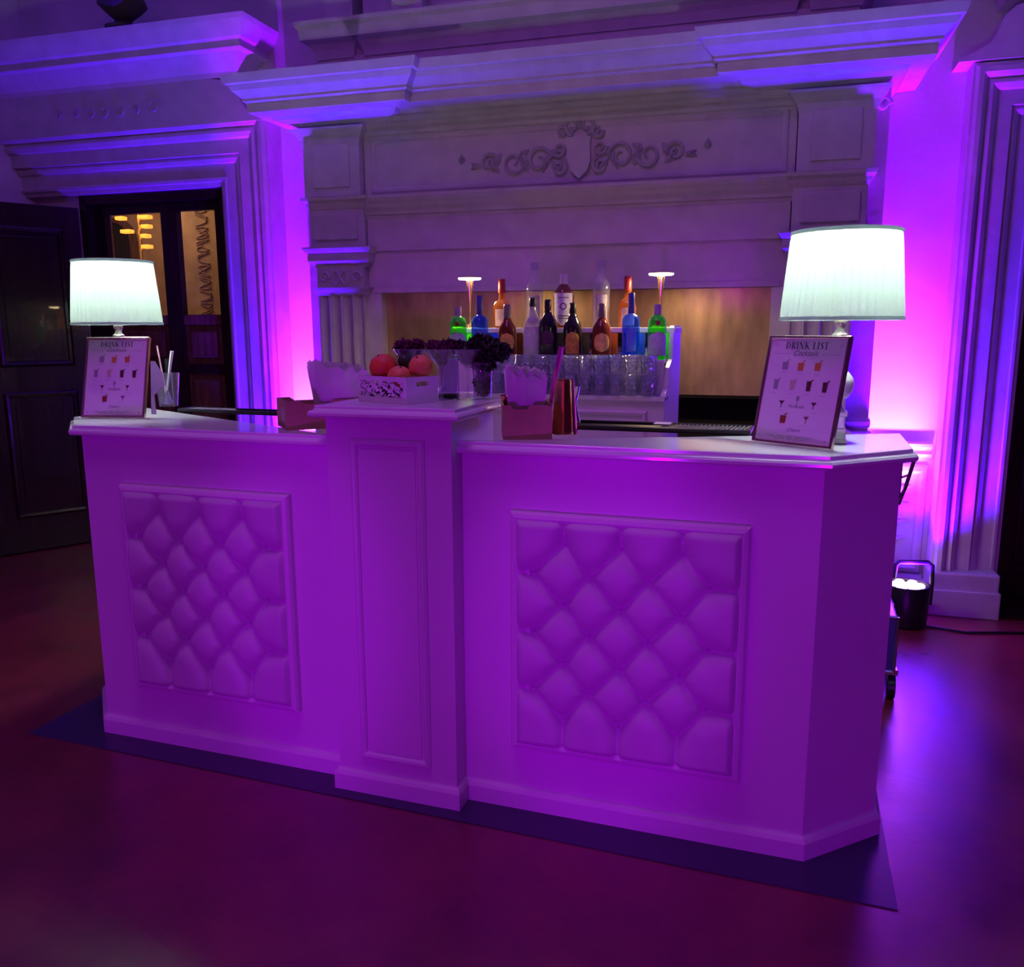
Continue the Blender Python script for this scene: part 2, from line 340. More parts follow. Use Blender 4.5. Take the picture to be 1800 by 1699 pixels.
# dark vestibule side walls so the right doorway is closed
# ================================================================== FIREPLACE
F = thing('fireplace', 'tall carved grey stone chimneypiece behind the back bar', 'fireplace')
FC = -.484
def part(name, bm, mt=STONE, **k): return obj(name, bm, mt, F, **k)
for sg in (-1, 1):
    X = lambda a, c: tuple(sorted((FC+sg*a, FC+sg*c)))
    def xb(bm, a, c, n0, n1, z0, z1, bev=0): s0, s1 = X(a, c); return wbox(bm, s0, s1, n0, n1, z0, z1, bev)
    # backing slab
    b = B(); xb(b, 1.02, 1.449, 2.12, NB, 0, 2.52); part('backing_slab', b)
    b = B(); xb(b, 1.06, 1.465, 2.10, NB, .86, .89, .008); xb(b, 1.06, 1.46, 2.105, NB, .90, .95, .018); part('slab_base', b)
    # pedestal, shaft with flutes
    b = B(); xb(b, 1.04, 1.37, 1.96, NB-.1, 0, .12, .01); xb(b, 1.06, 1.35, 1.98, NB-.1, .12, .78, .004); xb(b, 1.04, 1.37, 1.95, NB-.1, .78, .90, .02); part('pedestal', b)
    b = B(); s0, s1 = X(1.065, 1.335); ws = s1-s0; pts = [(s0, 2.15), (s0, 2.0)]
    for k in range(4):
        c = s0+ws*(k+.5)/4; r = ws/8*.74
        pts += [(c-r*cos(t), 2.0+r*.55*sin(t)) for t in [i*pi/8 for i in range(9)]]
    pts += [(s1, 2.0), (s1, 2.15)]
    prism(b, pts, .90, 1.565, WP); part('fluted_shaft', b)
    for k in range(3):
        b = B(); c = s0+ws*(k+1)/4; tube(b, [wl(c, 2.0, .92), wl(c, 2.0, 1.52), wl(c, 2.003, 1.53)], .006, 6); part('reeding', b)
    # jamb beside the opening
    b = B(); xb(b, .985, 1.075, 2.035, NB, 0, 1.555, .004); part('jamb', b)
    # capital
    a0, a1 = X(1.05, 1.345)
    pth = [(a0, 2.15), (a0, 2.0), (a1, 2.0), (a1, 2.15)]
    b = B(); sweep(b, pth, [(-.12, 1.545), (.0, 1.545), (.006, 1.56), (.014, 1.572), (.018, 1.585), (.0, 1.588), (-.12, 1.588)], WP); part('necking', b)
    b = B(); wbox(b, a0+.012, a1-.012, 1.99, 2.15, 1.585, 1.69); part('capital_block', b)
    for k, c in enumerate((a0+.055, (a0+a1)/2, a1-.055)):
        b = B(); r = .030
        if k == 1: tube(b, [wl(c+(.04*cos(t)), 1.987, 1.638+.036*sin(t*2)) for t in [i*.42 for i in range(16)]], .006, 6)
        else: tube(b, [wl(c+r*(1-t/9)*cos(t*(1 if k else -1)), 1.987, 1.638+r*1.1*(1-t/9)*sin(t)) for t in [i*.5 for i in range(16)]], .006, 6)
        part('carved_scroll', b, smooth=True)
    b = B(); sweep(b, pth, [(-.12, 1.688), (.004, 1.688), (.008, 1.70), (.022, 1.712), (.030, 1.722), (.030, 1.752), (.026, 1.757), (.042, 1.772), (.050, 1.785), (.050, 1.792), (-.12, 1.795)], WP); part('abacus', b)
    # lower block (z 1.79-2.04) with side steps
    b = B(); xb(b, 1.055, 1.37, 2.0, NB, 1.79, 2.045, .004); xb(b, 1.09, 1.34, 1.985, 2.01, 1.83, 1.96, .006); part('lower_block', b)
    c0, c1 = X(1.055, 1.37)
    b = B(); sweep(b, [(c0, NB-.01), (c0, 2.0), (c1, 2.0), (c1, NB-.01)], [(-.1, 1.985), (.004, 1.985), (.012, 2.0), (.016, 2.015), (.03, 2.028), (.034, 2.045), (-.1, 2.047)], WP); part('block_cap', b)
    # upper block beside the frieze, flaring out under the cornice
    b = B(); e0, e1 = X(1.065, 1.385)
    sweep(b, [(e0, NB-.01), (e0, 1.99), (e1, 1.99), (e1, NB-.01)], [(-.1, 2.05), (0, 2.05), (0, 2.29), (.012, 2.33), (.045, 2.37), (.05, 2.38), (-.1, 2.38)], WP); part('upper_block', b)
    b = B(); wbox(b, e0+.055, e1-.055, 1.98, 2.0, 2.09, 2.30, .006); part('block_panel', b)
    # side console scroll at the outer face
    xo = FC+sg*1.385
    b = B(); tube(b, [wl(xo+sg*(.035+.028*(1-t/8)*cos(t)), 2.10, 2.33+.032*(1-t/8)*sin(t)) for t in [i*.5 for i in range(15)]], .012, 8); part('console_scroll', b, smooth=True)
# lintel (three fasciae) and frieze
HW = 1.06
b = B(); wbox(b, FC-HW, FC+HW, 2.045, NB, 1.555, 1.77); part('lintel', b)
b = B(); wbox(b, FC-HW+.01, FC+HW-.01, 2.03, NB, 1.77, 1.93); part('upper_fascia', b)
b = B(); wbox(b, FC-HW+.04, FC+HW-.04, 2.028, 2.06, 1.555, 1.585, .004); part('lintel_bead', b)
b = B(); sweep(b, [(FC-HW, 2.04), (FC+HW, 2.04)], [(-.1, 1.93), (.012, 1.93), (.016, 1.945), (.024, 1.95), (.028, 1.965), (.04, 1.985), (.046, 2.0), (.055, 2.015), (.06, 2.03), (.06, 2.043), (-.1, 2.045)], WP); part('mantel_moulding', b)
b = B(); wbox(b, FC-HW, FC+HW, 2.04, NB, 2.05, 2.42); part('frieze_panel', b)
b = B(); sweep(b, [(FC-1.0, 2.085), (FC+1.0, 2.085), (FC+1.0, 2.305), (FC-1.0, 2.305)], [(0, 0), (0, .004), (.008, .010), (.02, .010), (.028, .004), (.028, 0)], lambda p, h: wl(p[0], 2.042-h, p[1]), closed=True); part('frieze_frame', b)
b = B(); sweep(b, [(FC-HW, 2.04), (FC+HW, 2.04)], [(-.1, 2.32), (.006, 2.32), (.01, 2.333), (.022, 2.338), (.028, 2.352), (.028, 2.362), (.045, 2.368), (.055, 2.382), (.07, 2.388), (.075, 2.41), (-.1, 2.42)], WP); part('frieze_moulding', b)
# cornice, breaking forward over the side blocks
cpro = [(-.3, 2.375), (.0, 2.375), (.012, 2.39), (.05, 2.405), (.10, 2.415), (.115, 2.43), (.20, 2.435), (.205, 2.438), (.205, 2.475), (.212, 2.483), (.222, 2.488), (.222, 2.498), (.235, 2.51), (.262, 2.532), (.272, 2.55), (.275, 2.556), (.29, 2.56), (.30, 2.585), (.305, 2.60), (-.3, 2.605)]
a, c = 1.385, .91
pth = [(FC-a, NB-.005), (FC-a, 1.985), (FC-c, 1.985), (FC-c, 2.04), (FC+c, 2.04), (FC+c, 1.985), (FC+a, 1.985), (FC+a, NB-.005)]
b = B(); sweep(b, pth, [(o*.93, z) for o, z in cpro], WP); part('cornice', b)
b = B(); wbox(b, FC-1.40, FC+1.40, 1.80, NB, 2.585, 2.603); part('cornice_top', b)
# shield and scroll carving
b = B(); SX, SZ = -.41, 2.18
sh = [(SX-.058, SZ+.085), (SX-.02, SZ+.085), (SX, SZ+.10), (SX+.02, SZ+.085), (SX+.058, SZ+.085), (SX+.052, SZ+.05), (SX+.056, SZ-.03), (SX+.04, SZ-.07), (SX, SZ-.105), (SX-.04, SZ-.07), (SX-.056, SZ-.03), (SX-.052, SZ+.05)]
prism(b, sh, 2.012, 2.045, lambda p, h: wl(p[0], h, p[1])); part('shield', b)
def spiral(cx, cz, r, turns, d, ph, rad=.008, nn=22):
    return tube(B(), [wl(cx+r*(1-.8*i/nn)*cos(ph+d*turns*2*pi*i/nn), 2.030, cz+r*1.05*(1-.8*i/nn)*sin(ph+d*turns*2*pi*i/nn)) for i in range(nn+1)], [rad*(1-.5*i/nn) for i in range(nn+1)], 6)
def leafy(cx, cz, l, w_, ang):
    b = B(); pts = []
    for i in range(9):
        t = i/8; pts.append((l*t, w_*sin(pi*t**.8)*(1 if i % 2 else .72)))
    pts += [(x, -y) for x, y in pts[::-1][1:-1]]
    top = b.verts.new(wl(cx+.5*l*cos(ang), 2.012, cz+.5*l*sin(ang)))
    vs = [b.verts.new(wl(cx+x*cos(ang)-y*sin(ang), 2.038, cz+x*sin(ang)+y*cos(ang))) for x, y in pts]
    for i in range(len(vs)): b.faces.new((vs[i], vs[(i+1) % len(vs)], top))
    return b
for sg in (-1, 1):
    for k, (dx, dz, r, ph) in enumerate(((.10, .045, .035, 0), (.10, -.035, .04, 2), (.20, .0, .062, 3), (.33, .0, .062, 2.6), (.455, .005, .045, 3))):
        part('carved_scroll', spiral(SX+sg*dx, SZ-.01+dz, r, 1.3, sg*(1 if k % 2 else -1), ph if sg > 0 else pi-ph, .010), STONED, smooth=True)
    for dx, dz, l, w_, an in ((.09, -.07, .09, .022, .9), (.15, .03, .10, .02, -1.2), (.26, -.05, .11, .024, 1.25), (.25, .055, .08, .018, -.6), (.39, .05, .10, .022, -1.0), (.40, -.045, .09, .02, .7), (.50, .0, .06, .018, -.4), (.50, -.02, .06, .016, .5)):
        part('carved_leaf', leafy(SX+sg*dx, SZ-.01+dz, l, w_, an if sg > 0 else pi-an), STONED)
    part('carved_scroll', spiral(SX+sg*.035, SZ+.135, .038, 1.2, sg, -pi/2, .010), STONED, smooth=True)
    part('carved_scroll', spiral(SX+sg*.085, SZ+.11, .03, 1.2, -sg, 0, .009), STONED, smooth=True)
    part('carved_leaf', leafy(SX+sg*.60, SZ-.005, .05, .02, pi/2), STONED)
part('carved_leaf', leafy(SX, SZ+.12, .07, .022, pi/2), STONED)
# fireboard and firebox
b = B(); wbox(b, FC-.985, FC+.985, 2.10, 2.12, 1.045, 1.56); part('copper_fireboard', b, COPPERP)
b = B(); wbox(b, FC-.99, FC+.99, 2.30, 2.34, 0, 1.56); wbox(b, FC-.99, FC+.99, 2.11, 2.34, 1.03, 1.05); part('firebox_lining', b, FBLACK)
# overmantel above the cornice
b = B(); wbox(b, FC-1.06, FC+1.06, 2.08, NB, 2.60, 3.9); part('overmantel', b)
b = B(); sweep(b, [(FC-1.30, NB-.01), (FC-1.30, 2.02), (FC-1.09, 2.02), (FC-1.09, 2.05), (FC-1.03, 2.05), (FC-1.03, 2.02), (FC+1.03, 2.02), (FC+1.03, 2.05), (FC+1.09, 2.05), (FC+1.09, 2.02), (FC+1.30, 2.02), (FC+1.30, NB-.01)],
    [(-.05, 2.72), (0, 2.72), (.01, 2.76), (.03, 2.79), (.06, 2.80), (.065, 2.85), (.08, 2.865), (.08, 2.885), (-.05, 2.90)], WP); part('overmantel_ledge', b)
b = B(); wbox(b, FC-1.29, FC+1.29, 2.03, NB, 2.60, 2.73); part('overmantel_base', b)
for sg in (-1, 1):
    b = B(); tube(b, [wl(FC+sg*(.78-.10*(1-t/10)*cos(t)), 1.98, 2.96+.06*(1-t/10)*sin(t)) for t in [i*.45 for i in range(20)]], .016, 8); part('volute', b, smooth=True)
    b = B(); wbox(b, *sorted((FC+sg*.70, FC+sg*.86)), 1.98, 2.09, 2.88, 3.02, .01); part('volute_block', b)
    b = B(); wbox(b, *sorted((FC+sg*1.12, FC+sg*1.28)), 2.08, NB, 2.88, 3.9); part('side_pilaster', b)
# carved urn standing on the left door cornice
U = thing('carved_urn', 'dark carved urn with leafy top on the left door cornice', 'urn', wl(-3.0, 2.09, 2.995))
b = B(); lathe(b, [(.0, 0), (.09, 0), (.10, .015), (.06, .03), (.04, .05), (.09, .09), (.13, .13), (.12, .16)], 20); obj('bowl', b, mat('dark_bronze', (.05, .04, .045), .5, bump=.4, bscale=30), U, smooth=True)
b = B()
for k in range(16):
    ball(b, (random.uniform(-.13, .13), random.uniform(-.05, .05), .19+random.uniform(-.03, .05)), .035, (1, .8, .9), 1)
obj('foliage', b, STONE, U)

# ================================================================== THE BAR
def tuft(W_, H_, rows_v, c3, c4, D=.036):
    nx, nz = 122, 136
    us = np.linspace(0, 1, nx)*W_; vs = np.linspace(0, 1, nz)*H_
    UU, VV = np.meshgrid(us, vs)
    btn = []; rows = []
    for k, v_ in enumerate(rows_v):
        cols = c3 if k % 2 == 0 else c4
        rows.append([(u*W_, (1-v_)*H_) for u in cols])
    segs = []
    for k in range(len(rows)-1):
        for p in rows[k]:
            for q in rows[k+1]:
                if abs(p[0]-q[0]) < W_*.18: segs.append((p, q))
    for p in rows[0]: segs.append((p, (p[0], H_+.02)))
    for p in rows[-1]: segs.append((p, (p[0], -.02)))
    for k in range(1, len(rows), 2):
        segs.append((rows[k][0], (-.02, rows[k][0][1]))); segs.append((rows[k][-1], (W_+.02, rows[k][-1][1])))
    d = np.full(UU.shape, 9.)
    for p, q in segs:
        px, pz = p; qx, qz = q; L2 = (qx-px)**2+(qz-pz)**2
        t = np.clip(((UU-px)*(qx-px)+(VV-pz)*(qz-pz))/L2, 0, 1)
        d = np.minimum(d, np.hypot(UU-px-t*(qx-px), VV-pz-t*(qz-pz)))
    db = np.full(UU.shape, 9.); 
    for r in rows:
        for p in r: db = np.minimum(db, np.hypot(UU-p[0], VV-p[1])); btn.append(p)
    h = D*(1-np.exp(-d/.012))*.62 + D*.38*(1-np.exp(-(db/.032)**1.6))
    h -= .004*np.exp(-(db/.016)**2)
    edge = np.minimum(np.minimum(UU, W_-UU), np.minimum(VV, H_-VV)); h = h*np.clip(edge/.022, 0, 1)**.6
    return us, vs, h+.002, btn
ROWS = (.11, .235, .36, .485, .61, .735, .86); C3 = (.23, .485, .745); C4 = (.085, .345, .605, .865)
BUT = mat('shaded_button', (.42, .36, .46), .6)  # darker than the leatherette: shade of the dimples put into the button colour
def tuft_panel(x0, x1, z0, z1, parent):
    us, vs, h, btn = tuft(x1-x0, z1-z0, ROWS, C3, C4)
    nx, nz = len(us), len(vs)
    vv = [(x0+us[i], -.004-h[j, i], z0+vs[j]) for j in range(nz) for i in range(nx)]
    ff = [(j*nx+i, j*nx+i+1, (j+1)*nx+i+1, (j+1)*nx+i) for j in range(nz-1) for i in range(nx-1)]
    me = bpy.data.meshes.new('tufted_panel'); me.from_pydata(vv, [], ff); me.materials.append(TUFT)
    for p in me.polygons: p.use_smooth = True
    o = bpy.data.objects.new('tufted_panel', me); C.objects.link(o); o.parent = parent
    bmesh_b = B(); lathe(bmesh_b, [(0, -.004), (.009, -.003), (.0095, 0), (.006, .0035), (0, .0045)], 14, T=Matrix.Rotation(pi/2, 4, 'X'))
    bo = obj('button', bmesh_b, BUT, o, smooth=True)
    for k, p in enumerate(btn):
        q = bo if k == 0 else bo.copy()
        if k: C.objects.link(q); q.parent = o
        ii = min(nx-1, int(round(p[0]/us[-1]*(nx-1)))); jj = min(nz-1, int(round(p[1]/vs[-1]*(nz-1))))
        q.location = (x0+p[0], -.004-h[jj, ii]+.0005, z0+p[1])
FRP = [(.012, 0), (.012, .016), (.006, .024), (-.004, .028), (-.014, .022), (-.018, .014), (-.030, .012), (-.036, .018), (-.044, .018), (-.048, .008), (-.048, 0)]
FY = lambda y: (lambda p, h: Vector((p[0], y-h, p[1])))
EDGE = [(-.004, 0), (-.002, 0), (0, -.002), (0, -.009), (.003, -.012), (.010, -.014), (.014, -.020), (.014, -.027), (.010, -.032), (.002, -.033), (-.004, -.033)]
def edge_prof(z): return [(o, z+h) for o, h in EDGE]
HP = lambda p, h: Vector((p[0], p[1], h))
def offset_poly(path, o):
    P = [Vector(p) for p in path]; out = []
    for i in range(len(P)):
        d0 = (P[i]-P[i-1]).normalized() if i else (P[1]-P[0]).normalized(); d1 = (P[i+1]-P[i]).normalized() if i < len(P)-1 else d0
        n0 = Vector((d0.y, -d0.x)); n1 = Vector((d1.y, -d1.x)); out.append(P[i]+(n0+n1)/(1+n0.dot(n1))*o)
    return out
def bar_section(name, label, path, px0, px1, yb):
    root = thing(name, label, 'bar counter', (0, 0, 0))
    H = 1.07
    ins = offset_poly(path, -.022)
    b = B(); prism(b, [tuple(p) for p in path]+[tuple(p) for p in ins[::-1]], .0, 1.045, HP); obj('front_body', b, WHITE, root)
    ps = offset_poly(path, 0)
    b = B(); sweep(b, [tuple(p) for p in path], [(0, .003), (.016, .003), (.016, .050), (.011, .060), (.004, .066), (0, .066)], HP); obj('plinth', b, WHITE, root)
    tp = offset_poly(path, .0225)
    b = B(); sweep(b, [tuple(p) for p in tp], edge_prof(H), HP); obj('edge_moulding', b, TOPW, root, smooth=30)
    inn = offset_poly(path, .0225-.0039)
    b = B(); prism(b, [tuple(p) for p in inn], H-.033, H, HP); obj('worktop', b, TOPW, root)
    b = B(); sweep(b, [(px0, .205), (px0, .872), (px1, .872), (px1, .205)], [(-o, h) for o, h in FRP], FY(0), closed=True); obj('panel_frame', b, WHITE, root, smooth=25)
    tuft_panel(px0, px1, .205, .872, root)
    # inner shelf and rear legs of the folding counter
    xs = [p[0] for p in path]; x0, x1 = min(xs), max(xs)
    b = B(); box(b, x0+.04, x1-.04, .20, yb-.03, .55, .57); obj('inner_shelf', b, WHITE, root)
    return root
a_, b_, L_, R_, CH = -.6797, -.2977, -1.632, .6466, .187
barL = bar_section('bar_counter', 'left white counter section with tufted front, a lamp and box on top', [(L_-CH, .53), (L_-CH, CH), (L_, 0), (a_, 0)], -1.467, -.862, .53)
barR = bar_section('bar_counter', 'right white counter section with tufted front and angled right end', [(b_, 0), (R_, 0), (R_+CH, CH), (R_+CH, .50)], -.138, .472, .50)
# bracket under the overhang at the open right end
b = B(); tube(b, [(.836, .23, 1.034), (.866, .23, 1.034)], .004, 8); tube(b, [(.866, .23, 1.030), (.852, .23, .965), (.837, .23, .915)], .005, 8); tube(b, [(.837, .23, 1.034), (.837, .23, .915)], .004, 8); tube(b, [(.837, .23, .985), (.858, .23, .995)], .003, 8); obj('shelf_bracket', b, STEEL, barR)
# wheeled case parked behind the right counter
fc = thing('wheeled_case', 'dark wheeled case behind the right end of the counter', 'case', (.0, .0, 0))
b = B(); box(b, .50, .955, 1.10, 1.47, .115, .33, bev=.006); obj('body', b, mat('case_laminate', (.03, .03, .16), .3), fc)
b = B()
for yy in (1.102, 1.468):
    for zz in (.118, .328): tube(b, [(.50, yy, zz), (.957, yy, zz)], .007, 6)
    tube(b, [(.955, yy, .115), (.955, yy, .33)], .007, 6)
obj('edging', b, STEEL, fc)
for zz in (.15, .26):
    b = B(); box(b, .953, .976, 1.44, 1.475, zz, zz+.012, bev=.002); obj('latch', b, STEEL, fc)
for xx, yy in ((.93, 1.43), (.93, 1.15), (.54, 1.43), (.54, 1.15)):
    b = B(); tube(b, [(xx+.012, yy, .047), (xx+.038, yy, .047)], .046, 18); wh = obj('caster', b, BLACK, fc, smooth=True)
    b = B(); box(b, xx+.005, xx+.045, yy-.02, yy+.02, .094, .116, bev=.003); obj('caster_plate', b, STEEL, wh)
# centre pillar
P_ = thing('bar_pillar', 'raised white centre pillar between the two counter sections', 'pillar')
b = B(); box(b, a_, b_, -.0694, .26, .003, 1.135, bev=.0015); obj('body', b, WHITE, P_)
b = B(); sweep(b, [(a_, -.002), (a_, -.0694), (b_, -.0694), (b_, -.002)], [(-.001, .003), (.013, .003), (.013, .052), (.009, .062), (.003, .068), (-.001, .068)], HP); obj('plinth', b, WHITE, P_)
cp = [(a_-.021, .28), (a_-.021, -.0908), (b_+.021, -.0908), (b_+.021, .28)]
b = B(); sweep(b, cp, edge_prof(1.1626), HP); obj('cap_moulding', b, TOPW, P_, smooth=30)
b = B(); box(b, a_-.0171, b_+.0171, -.0869, .28, 1.1296, 1.1626); obj('cap', b, TOPW, P_)
b = B(); sweep(b, [(-.582, .135), (-.582, 1.05), (-.398, 1.05), (-.398, .135)], [(0, -.004), (0, .004), (-.006, .009), (-.014, .010), (-.022, .004), (-.022, -.004)], FY(-.0694), closed=True); obj('panel_moulding', b, WHITE, P_)
b = B(); box(b, -.575, -.405, -.073, -.066, .142, 1.043, bev=.001); obj('panel', b, WHITE, P_)

# floor mat under the bar
b = B(); prism(b, [(-1.885, -.105), (.868, -.142), (.845, 1.1), (-1.885, 1.1)], .0002, .003, HP)
tag(obj('floor_mat', b, MATV), 'dark blue vinyl mat spread under the whole bar', 'mat')

# ================================================================== TABLE LAMPS
def table_lamp(loc, label, power):
    t = thing('table_lamp', label, 'lamp', loc, 0, None)
    CER = mat('white_ceramic', (.80, .83, .80), .25)
    b = B(); box(b, -.033, .033, -.033, .033, .002, .012, bev=.003); box(b, -.029, .029, -.029, .029, .012, .040, bev=.003); box(b, -.026, .026, -.026, .026, .040, .072, bev=.004); box(b, -.032, .032, -.032, .032, .072, .084, bev=.004)
    obj('pedestal', b, CER, t)
    b = B(); lathe(b, [(0, .084), (.024, .084), (.020, .095), (.012, .104), (.014, .110), (.030, .120), (.040, .138), (.043, .155), (.039, .172), (.026, .188), (.013, .196), (.010, .206), (.016, .212), (.024, .220), (.026, .228), (.020, .238), (.010, .246), (.009, .262), (0, .262)], 28); obj('baluster', b, CER, t, smooth=True)
    b = B(); lathe(b, [(0, .262), (.010, .262), (.018, .272), (.020, .282), (.012, .290), (.010, .298), (.016, .308), (.014, .322), (.008, .330), (.008, .36), (0, .36)], 24); obj('neck', b, mat('pale_brass', (.9, .85, .62), .2, metal=.7), t, smooth=True)
    z0, z1, r0, r1 = .318, .540, .150, .131
    NP = 46; mod = lambda a, k: 1 + (.032 if 0 < k < 9 else .004)*(abs(((a*NP/(2*pi)) % 1)*2-1)-.5)
    pr = [(r0+(r1-r0)*i/9, z0+(z1-z0)*i/9) for i in range(10)]
    b = B(); lathe(b, pr, NP*6, mod=mod, close=False); obj('shade', b, SHADE, t, smooth=60)
    for zz, rr in ((z0, r0), (z1-.008, r1+.001)):
        b = B(); lathe(b, [(rr+.001, zz), (rr+.0035, zz+.001), (rr+.003, zz+.008), (rr+.0005, zz+.009), (rr+.001, zz)], 72, close=False); obj('shade_trim', b, SHADET, t, smooth=True)
    b = B()
    for k in range(3): tube(b, [(0, 0, .52), (.131*cos(k*2.094), .131*sin(k*2.094), .536)], .0015, 5)
    tube(b, [(0, 0, .36), (0, 0, .52)], .003, 6); obj('shade_carrier', b, BRASS, t)
    b = B(); ball(b, (0, 0, .487), .028, (1, 1, 1.15), 2); bo = obj('bulb', b, mat('lamp_bulb', (1, 1, 1), .5, emit=(.88, 1, .92), estr=25), t, smooth=True)
    l = light('lamp_light', 'POINT', (0, 0, .487), (.90, 1, .93), power, shadow_soft_size=.032); l.parent = t
    return t
table_lamp((.668, .237, 1.07), 'white pleated-shade lamp with ball base on right counter end', 45)
table_lamp((-1.752, .325, 1.07), 'white pleated-shade lamp behind the menu on left counter', 45)

# ================================================================== MENUS
def glyph(bm, ch, x, z, s, T):
    # high-contrast serif capitals from thick and thin strokes
    th, tn = .16*s, .045*s
    def st(x0, z0, x1, z1, w_):
        d = Vector((x1-x0, z1-z0)); n = Vector((-d.y, d.x)).normalized()*w_/2
        vs = [bm.verts.new(T(x+s*px, z+s*pz)) for px, pz in ((x0+n.x/s, z0+n.y/s), (x1+n.x/s, z1+n.y/s), (x1-n.x/s, z1-n.y/s), (x0-n.x/s, z0-n.y/s))]
        bm.faces.new(vs)
    def arc(cx, cz, rx, rz, a0, a1, wf):
        n = 10; pr = None
        for i in range(n+1):
            t = a0+(a1-a0)*i/n; w_ = wf(t); p = ((cx+rx*cos(t)), (cz+rz*sin(t))); o = ((cx+(rx-w_/s)*cos(t)), (cz+(rz-min(w_/s, rz*.4)*.5)*sin(t)))
            c2 = [bm.verts.new(T(x+s*p[0], z+s*p[1])), bm.verts.new(T(x+s*o[0], z+s*o[1]))]
            if pr: bm.faces.new((pr[0], c2[0], c2[1], pr[1]))
            pr = c2
    wf = lambda t: tn+(th-tn)*abs(cos(t))
    se = lambda cx, cz: st(cx-.13, cz, cx+.13, cz, tn)
    if ch == 'D': st(.15, 0, .15, 1, th); arc(.2, .5, .5, .5, -pi/2, pi/2, wf); se(.15, 0); se(.15, 1); w_ = .85
    elif ch == 'R': st(.15, 0, .15, 1, th); arc(.2, .75, .38, .25, -pi/2, pi/2, wf); st(.3, .5, .62, 0, th); se(.15, 0); se(.15, 1); w_ = .78
    elif ch == 'I': st(.15, 0, .15, 1, th); se(.15, 0); se(.15, 1); w_ = .42
    elif ch == 'N': st(.1, 0, .1, 1, tn); st(.12, 1, .62, 0, th); st(.64, 0, .64, 1, tn); se(.1, 0); se(.64, 1); w_ = .88
    elif ch == 'K': st(.15, 0, .15, 1, th); st(.2, .45, .6, 1, tn); st(.3, .55, .64, 0, th); se(.15, 0); se(.15, 1); w_ = .8
    elif ch == 'L': st(.15, 0, .15, 1, th); st(.1, .02, .55, .02, tn); st(.55, 0, .55, .22, tn); se(.15, 1); w_ = .66
    elif ch == 'S': arc(.28, .74, .22, .25, .2, pi+.5, wf); arc(.28, .26, .22, .25, -pi+.2, .6, wf); st(.12, .68, .44, .34, th); w_ = .62
    elif ch == 'T': st(.3, 0, .3, 1, th); st(0, .98, .6, .98, tn); st(0, .8, 0, 1, tn); st(.6, .8, .6, 1, tn); se(.3, 0); w_ = .7
    else: w_ = .45
    return w_*s
def script_text(body, size, parent, x, z, y=-.0022, mt=PRINT, name='script_print'):
    cu = bpy.data.curves.new(name, 'FONT'); cu.body = body; cu.size = size; cu.shear = .45; cu.align_x = 'CENTER'; cu.offset = -.0001
    o = bpy.data.objects.new(name, cu); C.objects.link(o)
    dg = bpy.context.evaluated_depsgraph_get(); me = bpy.data.meshes.new_from_object(o.evaluated_get(dg)); bpy.data.objects.remove(o)
    for v in me.vertices: v.co = Vector((v.co.x+x, y, v.co.y+z))
    me.materials.clear(); me.materials.append(mt)
    q = bpy.data.objects.new(name, me); C.objects.link(q); q.parent = parent; return q
